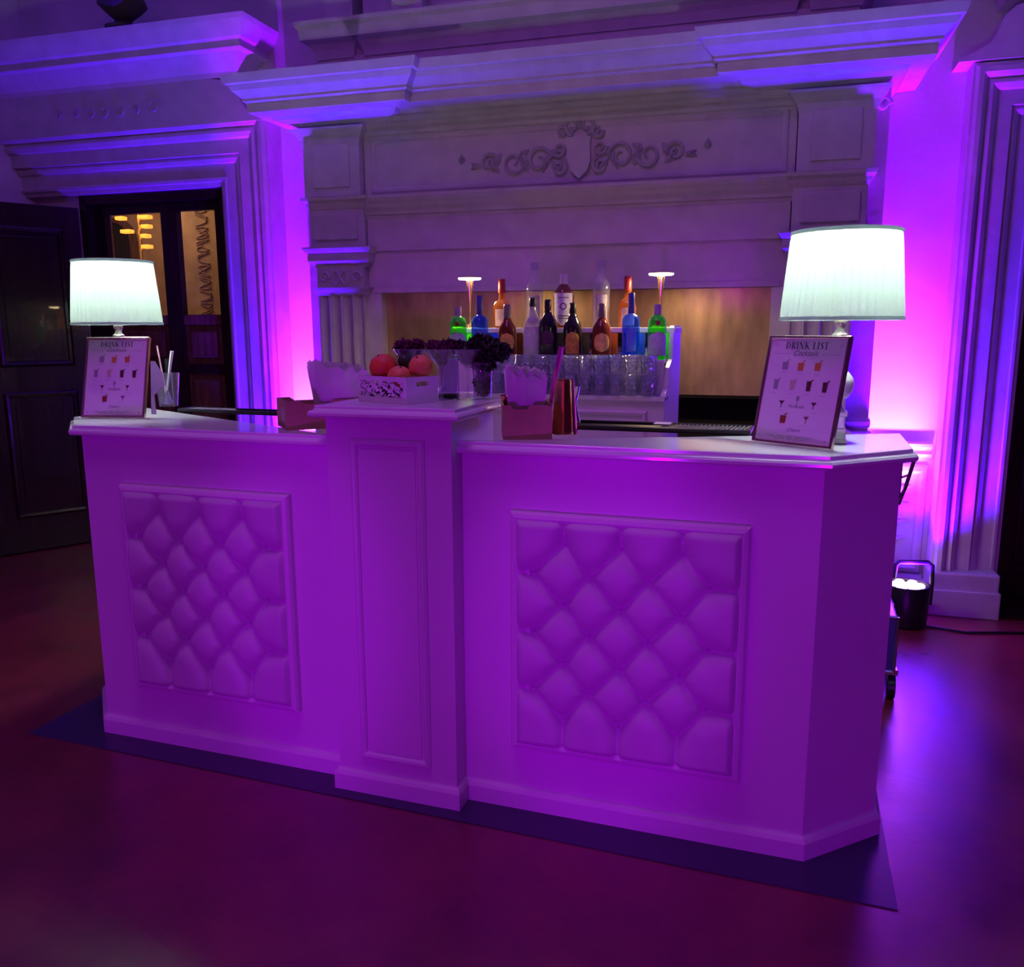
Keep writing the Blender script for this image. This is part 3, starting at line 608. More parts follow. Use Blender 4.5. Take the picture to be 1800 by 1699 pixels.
def menu(loc, rz, tilt, label, frame_mat, sx=.5):
    W_, H_ = .2300, .2835
    t = thing('menu_stand', label, 'menu', loc, 0)
    t.matrix_world = Matrix.Translation(loc) @ Matrix.Rotation(rz, 4, 'Z') @ Matrix.Rotation(-tilt, 4, 'X')
    fy = lambda p, h: Vector((p[0], -h, p[1]))
    b = B(); sweep(b, [(0, 0), (W_, 0), (W_, H_), (0, H_)], [(0, -.008), (0, .004), (-.002, .006), (-.006, .006), (-.0085, .003), (-.0085, -.008)], fy, closed=True); obj('frame', b, frame_mat, t)
    b = B(); box(b, .004, W_-.004, .0, .006, .004, H_-.004); obj('sheet', b, PAPER, t)
    b = B(); box(b, W_*.5-.03, W_*.5+.03, .007, .010, .03, H_*.66)
    obj('back_plate', b, mat('tan_card', (.45, .36, .22), .7), t)
    b = B(); LT = lambda u, v_, z: Vector((W_*.5-.02+u, .010+v_, z)); tz = H_*.62
    # easel strut down to the counter
    ca, sa = cos(tilt), sin(tilt); foot = Vector((W_*sx, .085, (.085)*sa/ca*1.0+.002))
    tube(b, [(W_*sx, .012, tz), tuple(foot)], .004, 6); obj('easel_strut', b, mat('tan_card', (.45, .36, .22), .7), t)
    Y = -.0008
    b = B(); x = .052
    T = lambda u, v_: Vector((u, Y, v_))
    for ch in 'DRINK LIST': x += glyph(b, ch, x, .249, .0185, T)
    obj('printed_title', b, PRINT, t)
    script_text('Cocktails', .019, t, W_*.5-.004, .232, Y)
    script_text('Mocktails', .012, t, W_*.5-.004, .096, Y)
    script_text('Cheers', .013, t, W_*.5, .035, Y)
    b = B()
    def ln(x0, x1, z, h=.0006): vs = [b.verts.new(Vector(p)) for p in ((x0, Y, z-h/2), (x1, Y, z-h/2), (x1, Y, z+h/2), (x0, Y, z+h/2))]; b.faces.new(vs)
    ln(.02, .068, .236); ln(.158, .21, .236)
    for cx, z in ((.06, .188), (.105, .186), (.155, .186), (.155, .181), (.04, .132), (.09, .132), (.137, .132), (.18, .131), (.07, .087), (.165, .087), (.078, .052), (.138, .052), (.11, .022), (.11, .018), (.11, .014)):
        l = .008 if z > .03 else .07*(z/.022)
        for k in range(3 if z > .03 else 5): w2 = l/ (3 if z > .03 else 2.6); x0 = cx-l+k*(2*l)/(3 if z > .03 else 5); ln(x0, x0+w2*.8, z, .0014 if z > .03 else .0009)
    for cx, cz in ((.022, .262), (.208, .258), (.208, .016), (.02, .018)):
        for k in range(5):
            a0 = k*1.25; vs = [b.verts.new(Vector((cx+.004*cos(a0+q)*(1 if q else .2), Y, cz+.004*sin(a0+q)*(1 if q else .2)))) for q in (0, .4, .8)]; b.faces.new(vs)
    obj('printed_captions', b, mat('print_grey', (.22, .18, .28), .6), t)
    cols = {'o': (.62, .20, .06), 'd': (.09, .02, .03), 'g': (.35, .34, .38), 'y': (.62, .55, .38), 'r': (.30, .05, .03), 'p': (.25, .08, .10)}
    for kind, cx, cz, cc in (('t', .060, .205, 'g'), ('t', .105, .203, 'o'), ('t', .153, .204, 'o'), ('h', .042, .155, 'g'), ('h', .090, .155, 'y'), ('h', .137, .154, 'd'), ('h', .182, .153, 'd'), ('m', .068, .105, 'd'), ('c', .112, .112, 'g'), ('m', .160, .105, 'd'), ('t', .080, .065, 'r'), ('m', .146, .068, 'p')):
        b = B(); q = {'t': [(-.009, .010), (.009, .010), (.008, -.010), (-.008, -.010)], 'h': [(-.007, .013), (.007, .013), (.006, -.013), (-.006, -.013)],
             'm': [(-.008, .008), (.008, .008), (.001, -.001), (.001, -.008), (.004, -.009), (-.004, -.009), (-.001, -.008), (-.001, -.001)],
             'c': [(-.003, .015), (.005, .015), (.004, .004), (.001, .002), (.001, -.011), (.004, -.013), (-.004, -.013), (-.001, -.011), (-.001, .002), (-.004, .004)]}[kind]
        b.faces.new([b.verts.new(Vector((cx+px, Y, cz+pz))) for px, pz in q])
        if kind in 'th':
            b.faces.new([b.verts.new(Vector((cx+px, Y, cz+pz))) for px, pz in ((.003, .010), (.012, .016), (.010, .018), (.001, .012))])
        obj('printed_drink', b, mat('print_'+cc, cols[cc], .6), t)
    return t
menu((.4641, .1934, 1.0725), -.54287, .22517, 'upright rose-framed drink list in front of the right lamp', ROSE)
menu((-1.7808, .1514, 1.0725), .23117, .27949, 'upright drink list lit purple in front of the left lamp', ROSE, .22)
# tinted acrylic sheet leaning behind the left menu
b = B(); prism(b, [(0, 0), (.020, 0), (.012, .07), (.055, .105), (.045, .15), (.015, .19), (0, .19)], 0, .003, lambda p, h: Vector((p[0], h, p[1])))
o = obj('acrylic_card', b, thin_glass('lilac_acrylic', (.75, .5, .9), .55, dcol=(.42, .22, .6))); o.matrix_world = Matrix.Translation((-1.640, .330, 1.0705)) @ Matrix.Rotation(.1, 4, 'Z') @ Matrix.Rotation(-.10, 4, 'X'); tag(o, 'lilac translucent card standing between left menu and tool glass', 'card')

# ================================================================== GLASS WITH BAR TOOLS (left)
gx, gy = -1.685, .475
b = B(); lathe(b, [(0, .001), (.032, .001), (.033, .004), (.046, .125), (.0445, .126), (.031, .010), (0, .009)], 32)
o = obj('tool_glass', b, CRYSTAL, smooth=True); o.location = (gx, gy, 1.085); tag(o, 'tapered clear glass holding bar tools by the left lamp', 'glass')
def rod(name, p0, p1, r, mt, label, cat, rr=None, extra=None):
    b = B(); tube(b, [p0, tuple((Vector(p0)+Vector(p1))/2), p1], rr or r, 10)
    o = obj(name, b, mt, smooth=True); tag(o, label, cat); return o
rod('cocktail_stick', (gx+.005, gy-.01, 1.097), (gx-.033, gy+.0, 1.312), .003, mat('pink_metal', (.95, .55, .6), .3, metal=.6), 'slim pink stirring stick leaning left in the tool glass', 'stick')
rod('muddler', (gx+.005, gy+.01, 1.100), (gx-.008, gy+.018, 1.262), .008, BLACK, 'black muddler in the middle of the tool glass', 'muddler', [.007, .008, .010])
rod('bar_knife', (gx-.015, gy+.0, 1.097), (gx+.038, gy-.005, 1.292), .005, mat('white_plastic', (.85, .88, .85), .3), 'white handled bar knife leaning right in the tool glass', 'knife', [.0025, .0045, .0065])
b = B(); lathe(b, [(0, 0), (.018, 0), (.020, .005), (.014, .018), (.004, .050), (0, .052)], 20); o = obj('pourer', b, STEEL, smooth=True); o.location = (gx+.006, gy-.008, 1.0955); tag(o, 'silver cone pourer lying at the bottom of the tool glass', 'pourer')

# ================================================================== RUBBER BAR MATS
def bar_mat(name, x0, x1, y0, y1, rot, label, ribs0, ribs1):
    t = thing(name, label, 'bar mat', (x0, y0, 1.0702), rot)
    L, D = x1-x0, y1-y0
    b = B(); box(b, 0, L, 0, D, 0, .006, bev=.002); obj('tray', b, RUBBER, t)
    b = B(); sweep(b, [(0, 0), (L, 0), (L, D), (0, D)], [(0, .002), (0, .013), (-.006, .015), (-.010, .013), (-.010, .002)], HP, closed=True); obj('rim', b, RUBBER, t)
    k = 0; x = ribs0
    while x < ribs1:
        b = B(); tube(b, [(x, .012, .010), (x+.012, D-.012, .010)], .0032, 6); obj('rib', b, mat('rib_rubber', (.22, .20, .19), .25), t, smooth=True); x += .0125; k += 1
bar_mat('rubber_bar_mat', -.10, .452, .318, .468, 0, 'long black ribbed rubber mat behind the right menu', .29, .54)
bar_mat('rubber_bar_mat', -1.60, -1.06, .42, .50, -.02, 'black rubber mat along the back of the left counter', .02, .2)
b = B(); box(b, .165, .215, .385, .44, 1.0855, 1.0885, bev=.001); tag(obj('paper_tag', b, PAPER), 'small white tag lying on the right rubber mat', 'tag')

# ================================================================== KRAFT CADDIES, NAPKINS
def caddy(label, o, u, L, D, H):
    t = thing('card_caddy', label, 'box', (*o, 1.0703), math.atan2(u[1], u[0]))
    th = .003
    def wallp(pts, n0, ax):
        b = B(); prism(b, pts, n0, n0+th, (lambda p, h: Vector((p[0], h, p[1]))) if ax == 'x' else (lambda p, h: Vector((h, p[0], p[1])))); return b
    def rim(L): return [(0, 0), (L, 0), (L, H*.93), (L*.92, H), (L*.55, H), (L*.5, H*.88), (L*.22, H*.88), (L*.16, H), (0, H)]
    obj('side', wallp(rim(L), 0, 'x'), KRAFT, t); obj('side', wallp(rim(L), D-th, 'x'), KRAFT, t)
    e = [(th, 0), (D-th, 0), (D-th, H), (th, H)]
    obj('end', wallp(e, 0, 'y'), KRAFT, t); obj('end', wallp(e, L-th, 'y'), KRAFT, t)
    b = B(); box(b, th, L-th, th, D-th, 0, .003); obj('base', b, KRAFT, t)
    b = B(); tube(b, [(D*0+.0, -.0004, 0)]*2, .001, 3) if False else None
    b = B(); lathe(b, [(.0, 0), (.022, 0), (.022, .0006), (0, .0006)], 20, T=Matrix.Translation((-.0003, D*.35, H*.5)) @ Matrix.Rotation(-pi/2, 4, 'Y')); obj('round_sticker', b, mat('sticker', (.40, .33, .33), .5), t)
    return t
cdL = caddy('brown card caddy of napkins left of the pillar', (-.878, .040), (.72, .69), .255, .165, .088)
cdR = caddy('brown card caddy of napkins right of the pillar', (-.186, .031), (.935, .355), .135, .185, .094)
def napkins(cad, n, x0, x1, y0, y1, w_, h, lean, label, group, zt=.006, axis=0):
    M0 = cad.matrix_basis
    for k in range(n):
        t = k/(n-1); b = B(); nx, nz = 8, 6; ph = random.uniform(0, 6); cu = .004; hh = h*(1-.13*random.random())
        for side in (0, 1):
            pass
        g = [[None]*(nx+1) for _ in range(nz+1)]
        for j in range(nz+1):
            for i in range(nx+1):
                uu = i/nx-.5; vv = j/nz
                g[j][i] = (uu*w_*(1+.28*vv), cu*vv*vv+lean*(t-.5)*vv*h+.003*sin(ph+uu*9)*vv, vv*hh+((.009*sin(ph+uu*29)-.10*h*uu) if j == nz else 0))
        vs = [[b.verts.new(Vector(p)) for p in row] for row in g]
        v2 = [[b.verts.new(Vector((p[0], p[1]+.0016, p[2]))) for p in row] for row in g]
        for j in range(nz):
            for i in range(nx):
                b.faces.new((vs[j][i], vs[j][i+1], vs[j+1][i+1], vs[j+1][i])); b.faces.new((v2[j][i], v2[j+1][i], v2[j+1][i+1], v2[j][i+1]))
        for j in range(nz):
            b.faces.new((vs[j][0], vs[j+1][0], v2[j+1][0], v2[j][0])); b.faces.new((vs[j][nx], v2[j][nx], v2[j+1][nx], vs[j+1][nx]))
        for i in range(nx): b.faces.new((vs[nz][i], vs[nz][i+1], v2[nz][i+1], v2[nz][i])); b.faces.new((vs[0][i], v2[0][i], v2[0][i+1], vs[0][i+1]))
        o = obj('paper_napkin', b, PAPER)
        xx = x0+(x1-x0)*t; yy = y0+(y1-y0)*t
        o.matrix_world = Matrix.Translation(cad.location) @ Matrix.Rotation(cad.rotation_euler.z, 4, 'Z') @ Matrix.Translation((xx, yy, zt)) @ Matrix.Rotation(axis+random.uniform(-.06, .06), 4, 'Z')
        tag(o, label, 'napkin', group)
napkins(cdL, 18, .178, .178, .040, .125, .118, .190, .6, 'white paper napkin standing in the left brown caddy', 'white napkins in the left caddy', axis=0)
napkins(cdR, 16, .066, .066, .060, .165, .088, .185, .5, 'white paper napkin fanned in the right brown caddy', 'white napkins in the right caddy', axis=0)

# copper tins and tools on the right counter
def tin(label, loc, r0, r1, h, extra=None):
    b = B(); lathe(b, [(0, 0), (r0, 0), (r0+.001, .003), (r1, h-.004), (r1+.0015, h-.002), (r1, h), (r1-.002, h), (r0-.002, .006), (0, .006)], 36)
    o = obj('shaker_tin', b, COPPER, smooth=True); o.location = loc; tag(o, label, 'shaker'); return o
def tin_up(label, loc, r0, r1, h):
    b = B(); lathe(b, [(r0, 0), (r0+.002, .002), (r0, .006), (r0-.001, .01), (r1+.001, h-.006), (r1-.002, h), (r1-.012, h+.001), (0, h-.001)], 36, close=False)
    o = obj('shaker_tin', b, COPPER, smooth=True); o.location = loc; tag(o, label, 'shaker'); return o
tin_up('tall upturned copper shaker tin right of the right caddy', (-.062, .215, 1.0703), .038, .026, .158)
tin('short copper tin in the rear left corner of right caddy', (-.222, .185, 1.0765), .018, .024, .105)
b = B(); lathe(b, [(.0185, 0), (.0195, .001), (.0175, .012), (.0065, .052), (.0060, .056), (.0065, .060), (.0165, .098), (.0175, .110), (.0165, .110), (.0055, .062), (0, .058), (.0055, .054), (.0165, .012), (.0175, .001), (.0185, 0)], 32, close=False)
o = obj('jigger', b, STEEL, smooth=True); o.location = (-.082, .400, 1.0845); tag(o, 'silver hourglass jigger standing on the right rubber mat', 'jigger')
rod('glitter_stick', (-.125, .235, 1.0765), (-.082, .245, 1.318), .006, mat('magenta_metal', (1.0, .06, .62), .18, metal=.75), 'thick magenta stirring stick standing in the right caddy', 'stick', [.0055, .0065, .0075])
rod('bar_spoon', (-.118, .215, 1.0765), (-.066, .230, 1.325), .0014, STEEL, 'thin silver bar spoon leaning in the right caddy', 'spoon')

# ================================================================== FRUIT CRATE on the pillar
CR0 = Vector((-.649, .068)); cu_ = (Vector((-.455, -.012))-CR0); cl = cu_.length; cu_.normalize()
CRL, CRD, CRH = cl, .122, .075
crz = math.atan2(cu_.y, cu_.x)
cr = thing('fruit_crate', 'white lace-cut fruit crate on the pillar top', 'crate', (CR0.x, CR0.y, 1.1630), crz)
WW = mat('white_mdf', (.80, .78, .84), .5)
def crate_wall(L, kind):
    # grid of small cells so that the fretwork is really pierced
    nx, nz = (110, 40) if kind == 'lace' else (60, 34); ho = np.zeros((nz, nx), bool)
    for j in range(nz):
        for i in range(nx):
            u = (i+.5)/nx*L; v_ = (j+.5)/nz*CRH
            if kind == 'lace':
                if .012 < u < L-.014 and .016 < v_ < CRH-.013:
                    q = sin(u*300+2.0*sin(v_*150+u*40))*cos(v_*330+2.0*sin(u*130)) + .35*sin(u*150+v_*260)
                    ho[j, i] = q > .0
            else:
                du = max(0, abs(u-L*.52)-.018); ho[j, i] = math.hypot(du, v_-CRH*.74) < .0065
    return ho, nx, nz
def wall_mesh(L, kind, mp):
    b = B(); ho, nx, nz = crate_wall(L, kind); th = .004; cache = {}
    def V(i, j, s):
        k = (i, j, s)
        if k not in cache: cache[k] = b.verts.new(mp(i/nx*L, s*th, j/nz*CRH))
        return cache[k]
    for j in range(nz):
        for i in range(nx):
            if ho[j, i]: continue
            for s in (0, 1): b.faces.new((V(i, j, s), V(i+1, j, s), V(i+1, j+1, s), V(i, j+1, s)))
            for di, dj, p, q in ((-1, 0, (i, j), (i, j+1)), (1, 0, (i+1, j), (i+1, j+1)), (0, -1, (i, j), (i+1, j)), (0, 1, (i, j+1), (i+1, j+1))):
                ii, jj = i+di, j+dj
                if ii < 0 or jj < 0 or ii >= nx or jj >= nz or ho[jj, ii]: b.faces.new((V(*p, 0), V(*q, 0), V(*q, 1), V(*p, 1)))
    return b
obj('lace_side', wall_mesh(CRL, 'lace', lambda u, t_, z: Vector((u, t_, z))), WW, cr)
obj('lace_side', wall_mesh(CRL, 'lace', lambda u, t_, z: Vector((u, CRD-t_, z))), WW, cr)
obj('handle_end', wall_mesh(CRD-.009, 'slot', lambda u, t_, z: Vector((CRL-t_-.0005, .0045+u, z))), WW, cr)
obj('handle_end', wall_mesh(CRD-.009, 'slot', lambda u, t_, z: Vector((t_+.0005, .0045+u, z))), WW, cr)
b = B(); box(b, .005, CRL-.005, .005, CRD-.005, .002, .006); obj('base', b, WW, cr)
crM = Matrix.Translation((CR0.x, CR0.y, 1.1630)) @ Matrix.Rotation(crz, 4, 'Z')
def fruit(name, x, y, z, r, mt, label, sq=(1, 1, .95), group=None):
    b = B(); ball(b, (0, 0, 0), r, sq, 4, lambda c: 1-.06*math.exp(-((c.z-1)**2+c.x**2+c.y**2)*9)+.015*noise.noise(c*3))
    o = obj(name, b, mt, smooth=True); o.location = crM @ Vector((x, y, z)); o.rotation_euler = (random.uniform(-.5, .5), random.uniform(-.5, .5), random.uniform(0, 6))
    b = B(); lathe(b, [(0, 0), (.0035, 0), (.003, .003), (0, .004)], 8); s = obj('stem_scar', b, mat('stem_brown', (.10, .07, .03), .7), o); s.location = (0, 0, r*sq[2]*.93)
    tag(o, label, 'fruit', group); return o
OR1 = mat('red_orange_peel', (.80, .13, .04), .42, bump=.15, bscale=260, var=.18, vscale=20)
OR2 = mat('orange_peel', (.85, .33, .09), .42, bump=.15, bscale=260, var=.12, vscale=20)
DKF = mat('dark_lime_skin', (.035, .055, .02), .35, bump=.1, bscale=200)
fruit('blood_orange', .060, .0475, .098, .041, OR1, 'large deep red orange at the left of the crate')
fruit('orange', .136, .043, .070, .036, OR2, 'front peach-coloured orange in the right of the crate')
fruit('orange', .178, .086, .102, .034, OR2, 'peach-coloured orange behind the front one')
fruit('lime', .096, .100, .112, .021, DKF, 'dark lime resting on top between the oranges', (1, 1, 1.15))
fruit('lime', .030, .098, .072, .021, DKF, 'dark lime in the crate corner beside the napkins', (1, 1, 1.15))
for x, y in ((.035, .035), (.085, .032), (.035, .090), (.105, .086), (.160, .085), (.182, .032)):
    fruit('lime', x, y, .029, .0215, DKF, 'dark lime on the crate floor glimpsed through the cut-outs', group='limes in the bottom of the crate')
# ================================================================== MARTINI GLASSES with garnish
def martini(loc, label, tiltv=(0, 0)):
    b = B(); lathe(b, [(0, 0), (.034, 0), (.034, .002), (.006, .005), (.003, .012), (.0028, .082), (.004, .088), (.050, .146), (.0515, .147), (.0500, .1485), (.0025, .0925), (0, .091)], 36)
    o = obj('martini_glass', b, CRYSTAL, smooth=True); o.location = loc; o.rotation_euler = (tiltv[0], tiltv[1], 0); tag(o, label, 'glass'); return o
ZP = 1.1630
def herb(label, pts, col, n, r, col2, stems=6, size=.011, name='herb_bunch', drop=0):
    # pts: list of (centre, radius) blobs filled with little curled leaves
    t = thing(name, label, 'herbs', tuple(pts[0][0]))
    c0 = Vector(pts[0][0])
    for part_n, mt, nn, sz in (('leaves', mat(*col), n, size), ('dark_leaves', mat(*col2), n//2, size*.8)):
        b = B()
        for k in range(nn):
            c, rr = pts[k % len(pts)]; d = Vector((random.gauss(0, 1), random.gauss(0, 1), random.gauss(0, 1))); d = d/max(.3, d.length)*rr*random.uniform(.25, 1.0)
            p = Vector(c)+Vector((d.x, d.y, d.z*.8))-c0
            a = Vector((random.gauss(0, 1), random.gauss(0, 1), random.gauss(.5, 1))).normalized(); s_ = a.orthogonal().normalized(); q = a.cross(s_); L = sz*random.uniform(.7, 1.3)
            v = [b.verts.new(p+x_) for x_ in (-a*L, s_*L*.5+q*L*.2, a*L, -s_*L*.5+q*L*.2, -q*L*.12)]
            b.faces.new((v[0], v[1], v[4])); b.faces.new((v[1], v[2], v[4])); b.faces.new((v[2], v[3], v[4])); b.faces.new((v[3], v[0], v[4]))
        o = obj(part_n, b, mt, t, kind='stuff')
    b = B()
    for k in range(stems):
        c, rr = pts[k % len(pts)]; e = Vector(c)-c0+Vector((random.uniform(-.6, .6)*rr, random.uniform(-.6, .6)*rr, rr*.5))
        lo = Vector(pts[-1][0])-c0-Vector((0, 0, pts[-1][1]*.6)); tube(b, [lo, (lo+e)/2+Vector((random.uniform(-.004, .004), 0, 0)), e], .0012, 5)
    obj('stems', b, mat('green_stem', (.06, .09, .03), .6), t)
    return t
BUR = ('burgundy_leaf', (.13, .018, .06), .6); BUR2 = ('dark_burgundy_leaf', (.05, .008, .03), .6)
GRN = ('dark_green_leaf', (.018, .045, .010), .55); GRN2 = ('black_green_leaf', (.012, .018, .012), .6)
mg = [((-.535, .185), 'martini glass of burgundy garnish behind the oranges'), ((-.432, .180), 'martini glass of burgundy garnish right of the crate'), ((-.356, .200), 'martini glass of dark herbs right of the others')]
for k, (xy, lb) in enumerate(mg):
    martini((*xy, ZP), lb)
    c = Vector((*xy, ZP+.137))
    herb(lb.replace('martini glass of ', 'bunch of ').replace('garnish', 'garnish filling the martini glass'), [(c+Vector((0, 0, .006)), .036), (c+Vector((.025, 0, .020)), .024), (c+Vector((-.024, .005, .018)), .024), (c+Vector((0, 0, -.018)), .015)], *((BUR, 900, 0, BUR2) if k < 2 else (GRN, 1000, 0, GRN2)), name='garnish_bunch')
b = B(); lathe(b, [(0, .001), (.026, .001), (.027, .004), (.033, .110), (.0315, .110), (.0255, .010), (0, .009)], 28); o = obj('highball_glass', b, CRYSTAL, smooth=True); o.location = (-.318, .225, ZP); tag(o, 'tall clear glass of dark mint at the right of the pillar', 'glass')
herb('dark green mint sprigs bursting from the tall glass', [((-.318, .225, ZP+.05), .026), ((-.312, .225, ZP+.10), .034), ((-.300, .23, ZP+.145), .045), ((-.27, .235, ZP+.14), .036), ((-.325, .24, ZP+.16), .04), ((-.318, .225, ZP+.03), .018)], GRN, 2600, 0, GRN2, name='mint_bunch', size=.012)
b = B(); lathe(b, [(0, 0), (.030, 0), (.031, .004), (.031, .012), (.0305, .115), (.024, .128), (.020, .135), (.020, .150), (0, .150)], 28); o = obj('storage_jar', b, thin_glass('violet_glass', (.75, .65, .9), .18, dcol=(.4, .3, .6)), smooth=True); o.location = (-.437, .252-.005, ZP); tag(o, 'violet tinted jar behind the martini glasses on the pillar', 'jar')
b = B(); lathe(b, [(0, -.0001), (.0318, .0), (.0322, .010), (.0312, .0112)], 28, close=False); obj('jar_base', b, BLACK, o, smooth=True)

# ================================================================== BACK BAR
BX0, BX1 = -.842, .095
bb = thing('back_bar', 'white stepped back bar shelf behind the counter', 'shelf unit')
BF, BR = 1.02, 1.43
for x0 in (BX0, BX1-.018):
    b = B(); prism(b, [(BF+.02, 0), (BR, 0), (BR, 1.378), (1.245, 1.378), (1.235, 1.36), (1.215, 1.25), (1.14, 1.22), (1.12, 1.14), (BF+.02, 1.115)], x0, x0+.018, lambda p, h: Vector((h, p[0], p[1]))); obj('side_panel', b, WHITE, bb)
b = B(); box(b, BX0+.018, BX1-.018, BF+.02, BF+.035, .02, 1.10); obj('front_panel', b, WHITE, bb)
b = B(); sweep(b, [(BX0+.08, .60), (BX0+.08, 1.045), (BX1-.08, 1.045), (BX1-.08, .60)], [(0, 0), (0, .008), (-.01, .012), (-.018, .006), (-.018, 0)], FY(BF+.02), closed=True); obj('panel_moulding', b, WHITE, bb)
b = B(); box(b, BX0-.004, BX1+.004, BF+.002, 1.12, 1.100, 1.118, bev=.003); obj('glass_tier', b, TOPW, bb)
b = B(); box(b, BX0+.018, BX1-.018, 1.12, 1.135, 1.118, 1.238); obj('lower_riser', b, WHITE, bb)
b = B(); box(b, BX0+.018, BX1-.018, 1.1195, 1.245, 1.238, 1.250); obj('bottle_tier', b, TOPW, bb)
b = B(); box(b, BX0+.018, BX1-.018, 1.240, 1.248, 1.250, 1.350); obj('mirror_riser', b, mat('mirror_acrylic', (.72, .70, .74), .03, metal=1), bb)
b = B(); box(b, BX0-.004, BX1+.004, 1.235, BR+.004, 1.352, 1.372, bev=.003); obj('top_tier', b, TOPW, bb)
b = B(); box(b, BX0+.018, BX1-.018, BR-.012, BR, .05, 1.352); obj('back_panel', b, WHITE, bb)
ZT, ZM, ZL = 1.3725, 1.2505, 1.1185

# cordless lamps on the top tier
def led_lamp(x, y, label):
    t = thing('cordless_lamp', label, 'lamp', (x, y, ZT))
    b = B(); lathe(b, [(0, 0), (.030, 0), (.032, .003), (.030, .010), (.010, .016), (.004, .020), (0, .020)], 28); obj('base', b, BRASS, t, smooth=True)
    b = B(); lathe(b, [(.003, .018), (.003, .09), (.0055, .12), (.015, .190), (.016, .1985), (0, .201)], 16, close=False); obj('stem', b, BRASS, t, smooth=True)
    b = B(); lathe(b, [(.0, .214), (.040, .214), (.047, .210), (.048, .206), (.046, .203), (.044, .204), (0, .206)], 36); obj('disc_head', b, BRASS, t, smooth=True)
    b = B(); lathe(b, [(0, .2035), (.043, .2035), (.047, .2025), (.049, .206), (.049, .209), (.043, .2015), (0, .2010)], 36); obj('led_ring', b, mat('warm_led', (1, .95, .7), .4, emit=(1, .93, .62), estr=9), t, smooth=True)
    l = light('cordless_lamp_light', 'AREA', (0, 0, .1995), (1, .72, .36), 7, shape='DISK', size=.085); l.parent = t
    return t
led_lamp(-.786, 1.31, 'brass disc-head cordless lamp at the left of the back bar')
led_lamp(.028, 1.31, 'brass disc-head cordless lamp at the right of the back bar')

# bottles
def bottle(x, y, z, prof, mt, cap, lab, label, seg=32, sq=False, name='bottle', rz=0):
    """prof [(r,z)], cap (z0,z1,r,mat), lab list of (z0,z1,r,a0,a1,mat) wraps facing -y"""
    t = thing(name, label, 'bottle', (x, y, z), rz)
    S = (lambda a, k: 1/max(abs(cos(a)), abs(sin(a)))**.75 if prof[k][0] > .02 else 1) if sq else None
    b = B(); lathe(b, prof, seg if not sq else 48, mod=S); obj('body', b, mt, t, smooth=True)
    if cap:
        z0, z1, r, cm = cap; b = B(); lathe(b, [(r, z0), (r*1.03, z0+.002), (r, z1-.003), (r*.85, z1), (0, z1)], 24, close=False); obj('cap', b, cm, t, smooth=True)
    for (z0, z1, r, half, lm, shape) in lab:
        b = B(); n, mm = 20, 10; g = []
        for j in range(mm+1):
            row = []
            for i in range(n+1):
                u = 2*i/n-1; vv = 2*j/mm-1
                hh = half
                if shape == 'o': hh = half*math.sqrt(max(.02, 1-abs(vv)**2.6))
                if shape == 's': hh = half*(1 if vv > -.3 else max(.15, 1-((-.3-vv)/.7)**1.6*.75))
                if shape == 'a': hh = half*(1 if vv < .35 else math.sqrt(max(.03, 1-((vv-.35)/.65)**2)))
                a_l = -pi/2+hh*u+R(14); rr = r*(1/max(abs(cos(a_l)), abs(sin(a_l)))**.75 if sq else 1)
                row.append(b.verts.new(Vector((rr*cos(a_l), rr*sin(a_l), (z0+z1)/2+(z1-z0)/2*vv))))
            g.append(row)
        for j in range(mm):
            for i in range(n): b.faces.new((g[j][i], g[j][i+1], g[j+1][i+1], g[j+1][i]))
        obj('label', b, lm, t, smooth=True)
    return t
CAPW = mat('lilac_cap', (.62, .56, .70), .4); CAPR = mat('red_wax', (.28, .02, .02), .35); CAPG = mat('grey_cap', (.35, .30, .38), .4); CAPB = mat('navy_cap', (.06, .05, .30), .35); CAPD = mat('black_cap', (.015, .012, .02), .35)
LW = mat('label_white', (.72, .70, .78), .5, var=.18, vscale=90); LY = mat('label_yellow', (.80, .52, .12), .5, var=.25, vscale=70); LA = mat('label_amber', (.72, .36, .07), .5, var=.3, vscale=70); LG = mat('label_mint', (.48, .62, .58), .5, var=.15, vscale=80); SEAL = mat('red_seal', (.25, .02, .02), .4); LGD = mat('emblem_dark', (.10, .06, .14), .5)
def green(x, y, label):
    t = bottle(x, y, ZM, [(0, 0), (.034, 0), (.036, .004), (.036, .125), (.034, .145), (.026, .162), (.013, .170), (.012, .185), (0, .186)], GGREEN, (.168, .208, .0135, CAPG), [(.015, .105, .0366, 1.15, LG, 'a')], label)
    b = B(); lathe(b, [(0, 0), (.009, 0), (.009, .003), (.007, .004), (0, .004)], 18, T=Matrix.Translation((.010, -.0345, .138)) @ Matrix.Rotation(pi/2, 4, 'X')); obj('seal', b, SEAL, t)
    return t
YM = 1.175
green(-.786, YM, 'green bottle with red seal at the left end of bottle row')
green(.040, YM, 'green bottle with red seal at the right end of bottle row')
def blue(x, y, label): return bottle(x, y, ZM, [(0, 0), (.033, 0), (.035, .004), (.035, .135), (.034, .152), (.026, .166), (.0125, .174), (.011, .19), (0, .191)], GBLUE, (.175, .252, .0125, CAPB), [(.03, .118, .0355, .55, mat('label_blue', (.10, .22, .75), .4, var=.2, vscale=60), 'r')], label)
blue(-.690, YM, 'blue bottle with navy cap second from the left'); blue(-.062, YM, 'blue bottle with navy cap second from the right')
def amber(x, y, label): return bottle(x, y, ZM, [(0, 0), (.036, 0), (.038, .004), (.038, .105), (.034, .125), (.020, .146), (.014, .160), (.013, .185), (0, .186)], GBROWN, (.160, .214, .016, mat('smoky_cap', (.20, .14, .15), .3)), [(.028, .100, .0386, .85, LY, 'o')], label)
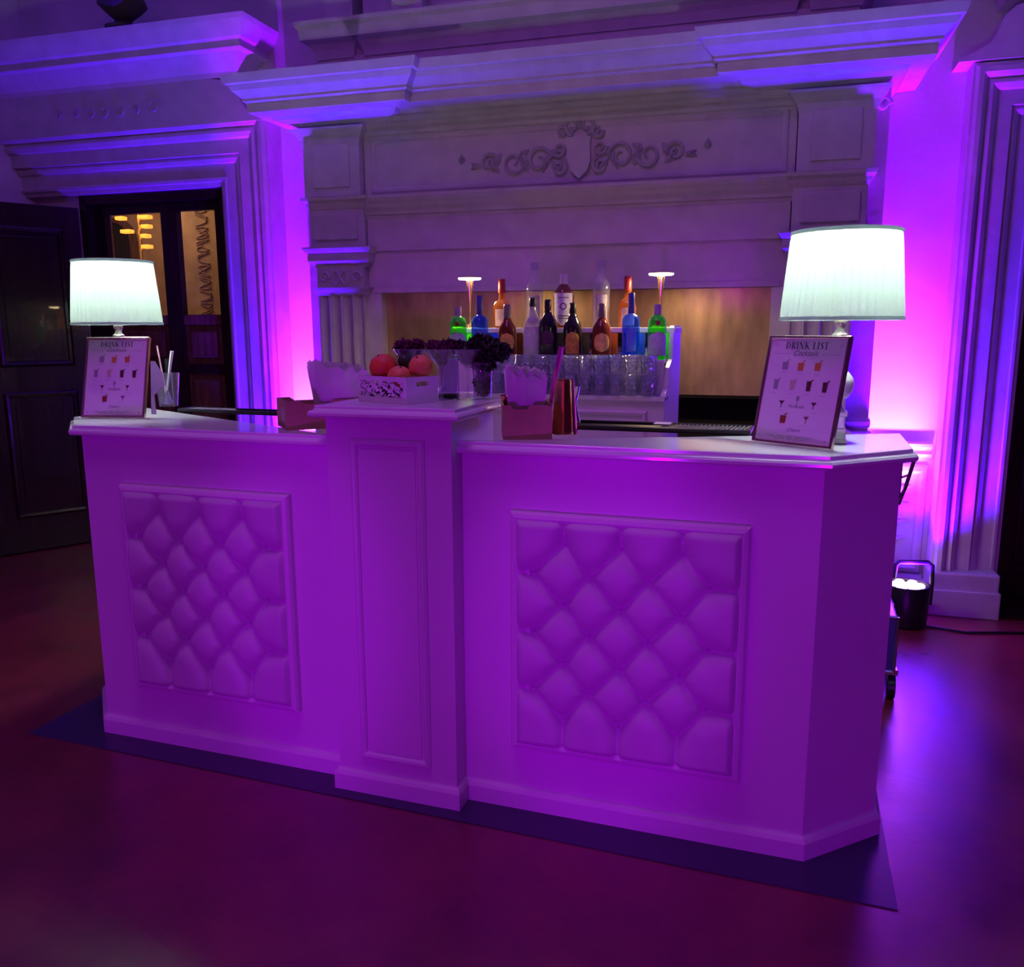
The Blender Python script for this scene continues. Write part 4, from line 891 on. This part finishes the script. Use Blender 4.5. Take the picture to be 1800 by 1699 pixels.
amber(-.570, YM, 'brown bottle with round yellow label in front row left'); amber(-.178, YM, 'brown bottle with round yellow label in front row right')
t = bottle(-.462, YM, ZM, [(0, 0), (.038, 0), (.040, .004), (.040, .110), (.035, .140), (.020, .172), (.014, .190), (.0125, .225), (0, .226)], thin_glass('frost_glass', (.85, .83, .92), .35, dcol=(.75, .72, .85)), (.205, .240, .0135, CAPD), [(.045, .125, .0406, 1.0, LW, 'r'), (.135, .165, .031, .7, LW, 'o')], 'clear frosted bottle with white label left of centre')
bottle(-.395, YM-.01, ZM, [(0, 0), (.036, 0), (.038, .004), (.038, .120), (.034, .145), (.017, .175), (.013, .19), (.0125, .225), (0, .226)], GDARK, (.195, .232, .0135, CAPD), [(.055, .110, .0386, .7, mat('label_plum', (.12, .03, .10), .3, var=.3, vscale=60), 'o')], 'near-black bottle with plum label in the centre front')
bottle(-.296, YM, ZM, [(0, 0), (.036, 0), (.038, .004), (.038, .110), (.034, .135), (.017, .165), (.013, .18), (.0125, .21), (0, .211)], GDARK, (.175, .218, .0135, CAPD), [(.020, .105, .0386, .75, LA, 'a')], 'black bottle with orange arched label right of centre')
# tall bottles on the top tier
t = bottle(-.366, 1.29, ZT, [(0, 0), (.036, 0), (.040, .004), (.042, .060), (.042, .125), (.034, .150), (.018, .170), (.0135, .18), (.013, .19), (0, .191)], thin_glass('dark_amber_glass', (.55, .22, .10), .3, dcol=(.25, .07, .03)), (.172, .214, .0155, CAPW), [(.010, .138, .0428, 1.05, LW, 's')], 'bourbon-coloured bottle with big white label in the centre top', sq=False)
b = B(); lathe(b, [(.010, 0), (.014, 0), (.014, .001), (.010, .001), (.010, 0)], 20, close=False, T=Matrix.Translation((.011, -.0425, .085)) @ Matrix.Rotation(pi/2, 4, 'X')); obj('emblem_ring', b, LGD, t)
for zz in (.118, .045, .035):
    b = B(); box(b, -.012, .034, -.0435, -.0425, zz, zz+.003); obj('label_lines', b, LGD, t)
def vodka(x, label): 
    t = bottle(x, 1.32, ZT, [(0, 0), (.033, 0), (.035, .004), (.036, .150), (.034, .175), (.022, .200), (.014, .212), (.012, .235), (.015, .238), (.016, .262), (0, .264)], VODKA, None, [(.02, .13, .0364, .7, mat('label_clear', (.55, .48, .58), .4, trans=.4, var=.3, vscale=50), 'r')], label)
    b = B(); lathe(b, [(.0165, .236), (.017, .24), (.017, .262), (.013, .268), (0, .268)], 20, close=False); obj('cap', b, GLASS, t, smooth=True); return t
vodka(-.500, 'tall clear bottle on the top tier left of centre'); vodka(-.215, 'tall clear bottle on the top tier right of centre')
def bourbon(x, label, g):
    t = bottle(x, 1.33, ZT, [(0, 0), (.030, 0), (.032, .004), (.032, .085), (.026, .105), (.014, .118), (.013, .140), (.0155, .160), (.0145, .185), (0, .19)], GAMBER, None, [(.008, .078, .0325, .8, mat('label_rose', (.55, .35, .34), .45, var=.2, vscale=60), 'r')], label, sq=True)
    b = B(); lathe(b, [(.0155, .145), (.016, .150), (.0152, .200), (.013, .203), (0, .203)], 20, close=False, mod=lambda a, k: 1 if k else 1+.08*sin(a*5)); obj('wax_cap', b, CAPR, t, smooth=True); return t
bourbon(-.648, 'square amber bottle with red wax neck at top left', 0); bourbon(-.108, 'square amber bottle with red wax neck at top right', 1)

# stacked tumblers on the lower tier
b = B(); lathe(b, [(0, 0), (.0215, 0), (.0235, .003), (.0285, .074), (.0275, .0745), (.0225, .010), (0, .009)], 24)
tm = bpy.data.meshes.new('tumbler'); bmesh.ops.recalc_face_normals(b, faces=b.faces); b.to_mesh(tm); b.free(); 
CUT = thin_glass('cut_glass', (.93, .93, .97), .09, gl=1.2, rough=.12)
_n = CUT.node_tree; _v = _n.nodes.new('ShaderNodeTexVoronoi'); _v.inputs['Scale'].default_value = 75; _b = _n.nodes.new('ShaderNodeBump'); _b.inputs['Strength'].default_value = .9; _b.inputs['Distance'].default_value = .01
_t = _n.nodes.new('ShaderNodeTexCoord'); _n.links.new(_t.outputs['Object'], _v.inputs[0]); _n.links.new(_v.outputs[0], _b.inputs['Height'])
for _q in _n.nodes:
    if _q.type in ('BSDF_GLOSSY', 'LAYER_WEIGHT'): _n.links.new(_b.outputs[0], _q.inputs['Normal'])
tm.materials.append(CUT)
for p in tm.polygons: p.use_smooth = True
for r in range(2):
    for k in range(12):
        for lv in range(2):
            if r == 1 and lv == 0: pass
            o = bpy.data.objects.new('tumbler', tm); C.objects.link(o); o.location = (-.628+k*.0600+random.uniform(-.001, .001), 1.035+r*.058-.003, ZL+lv*.0750+.0003)
            if lv: o.rotation_euler = (0, 0, .3)
            ordn = ['rightmost', 'second', 'third', 'fourth', 'fifth', 'sixth', 'seventh', 'eighth', 'ninth', 'tenth', 'eleventh', 'twelfth'][11-k]
            tag(o, '%s clear tumbler of the %s %s-row stack%s on the back bar' % ('upper' if lv else 'lower', ordn, 'rear' if r else 'front', '' if k == 11 else ' from the right'), 'glass', 'stacked tumblers on the back bar')

# ================================================================== LED UPLIGHTERS
for k, p in UPL.items():
    t = thing('led_uplighter', 'black LED uplighter can on the floor right of the bar' if k == 'r' else 'black LED uplighter can on the floor left of the fireplace', 'stage light', (p.x, p.y, 0))
    b = B(); lathe(b, [(0, .002), (.085, .002), (.095, .012), (.098, .06), (.102, .19), (.098, .196), (.092, .196), (.09, .185), (0, .185)], 32); obj('can', b, BLACK, t, smooth=True)
    for j in range(7):
        a = j*pi/3; rr = 0 if j == 6 else .055
        b = B(); lathe(b, [(0, .186), (.022, .186), (.022, .192), (.016, .198), (0, .200)], 18, c=(rr*cos(a), rr*sin(a), 0)); obj('led_lens', b, mat('led_lens', (1, .8, 1), .3, emit=(1, .55, 1), estr=9), t, smooth=True)
    b = B(); tube(b, [(.106, 0, .10), (.108, 0, .20), (.104, 0, .285), (.085, 0, .30), (-.04, 0, .30), (-.055, 0, .285), (-.06, 0, .22)], .011, 8); bo = obj('bracket', b, BLACK, t, smooth=True); bo.rotation_euler = (0, 0, .2)
# power cable from the right uplighter along the wall
b = B(); q = UPL['r']; tube(b, [(q.x+.09, q.y-.02, .007), (q.x+.25, q.y-.06, .007), (q.x+.5, q.y+.02, .007), (q.x+.9, q.y+.05, .007)], .006, 8)
tag(obj('power_cable', b, BLACK, smooth=True), 'black cable on the floor right of the uplighter', 'cable')
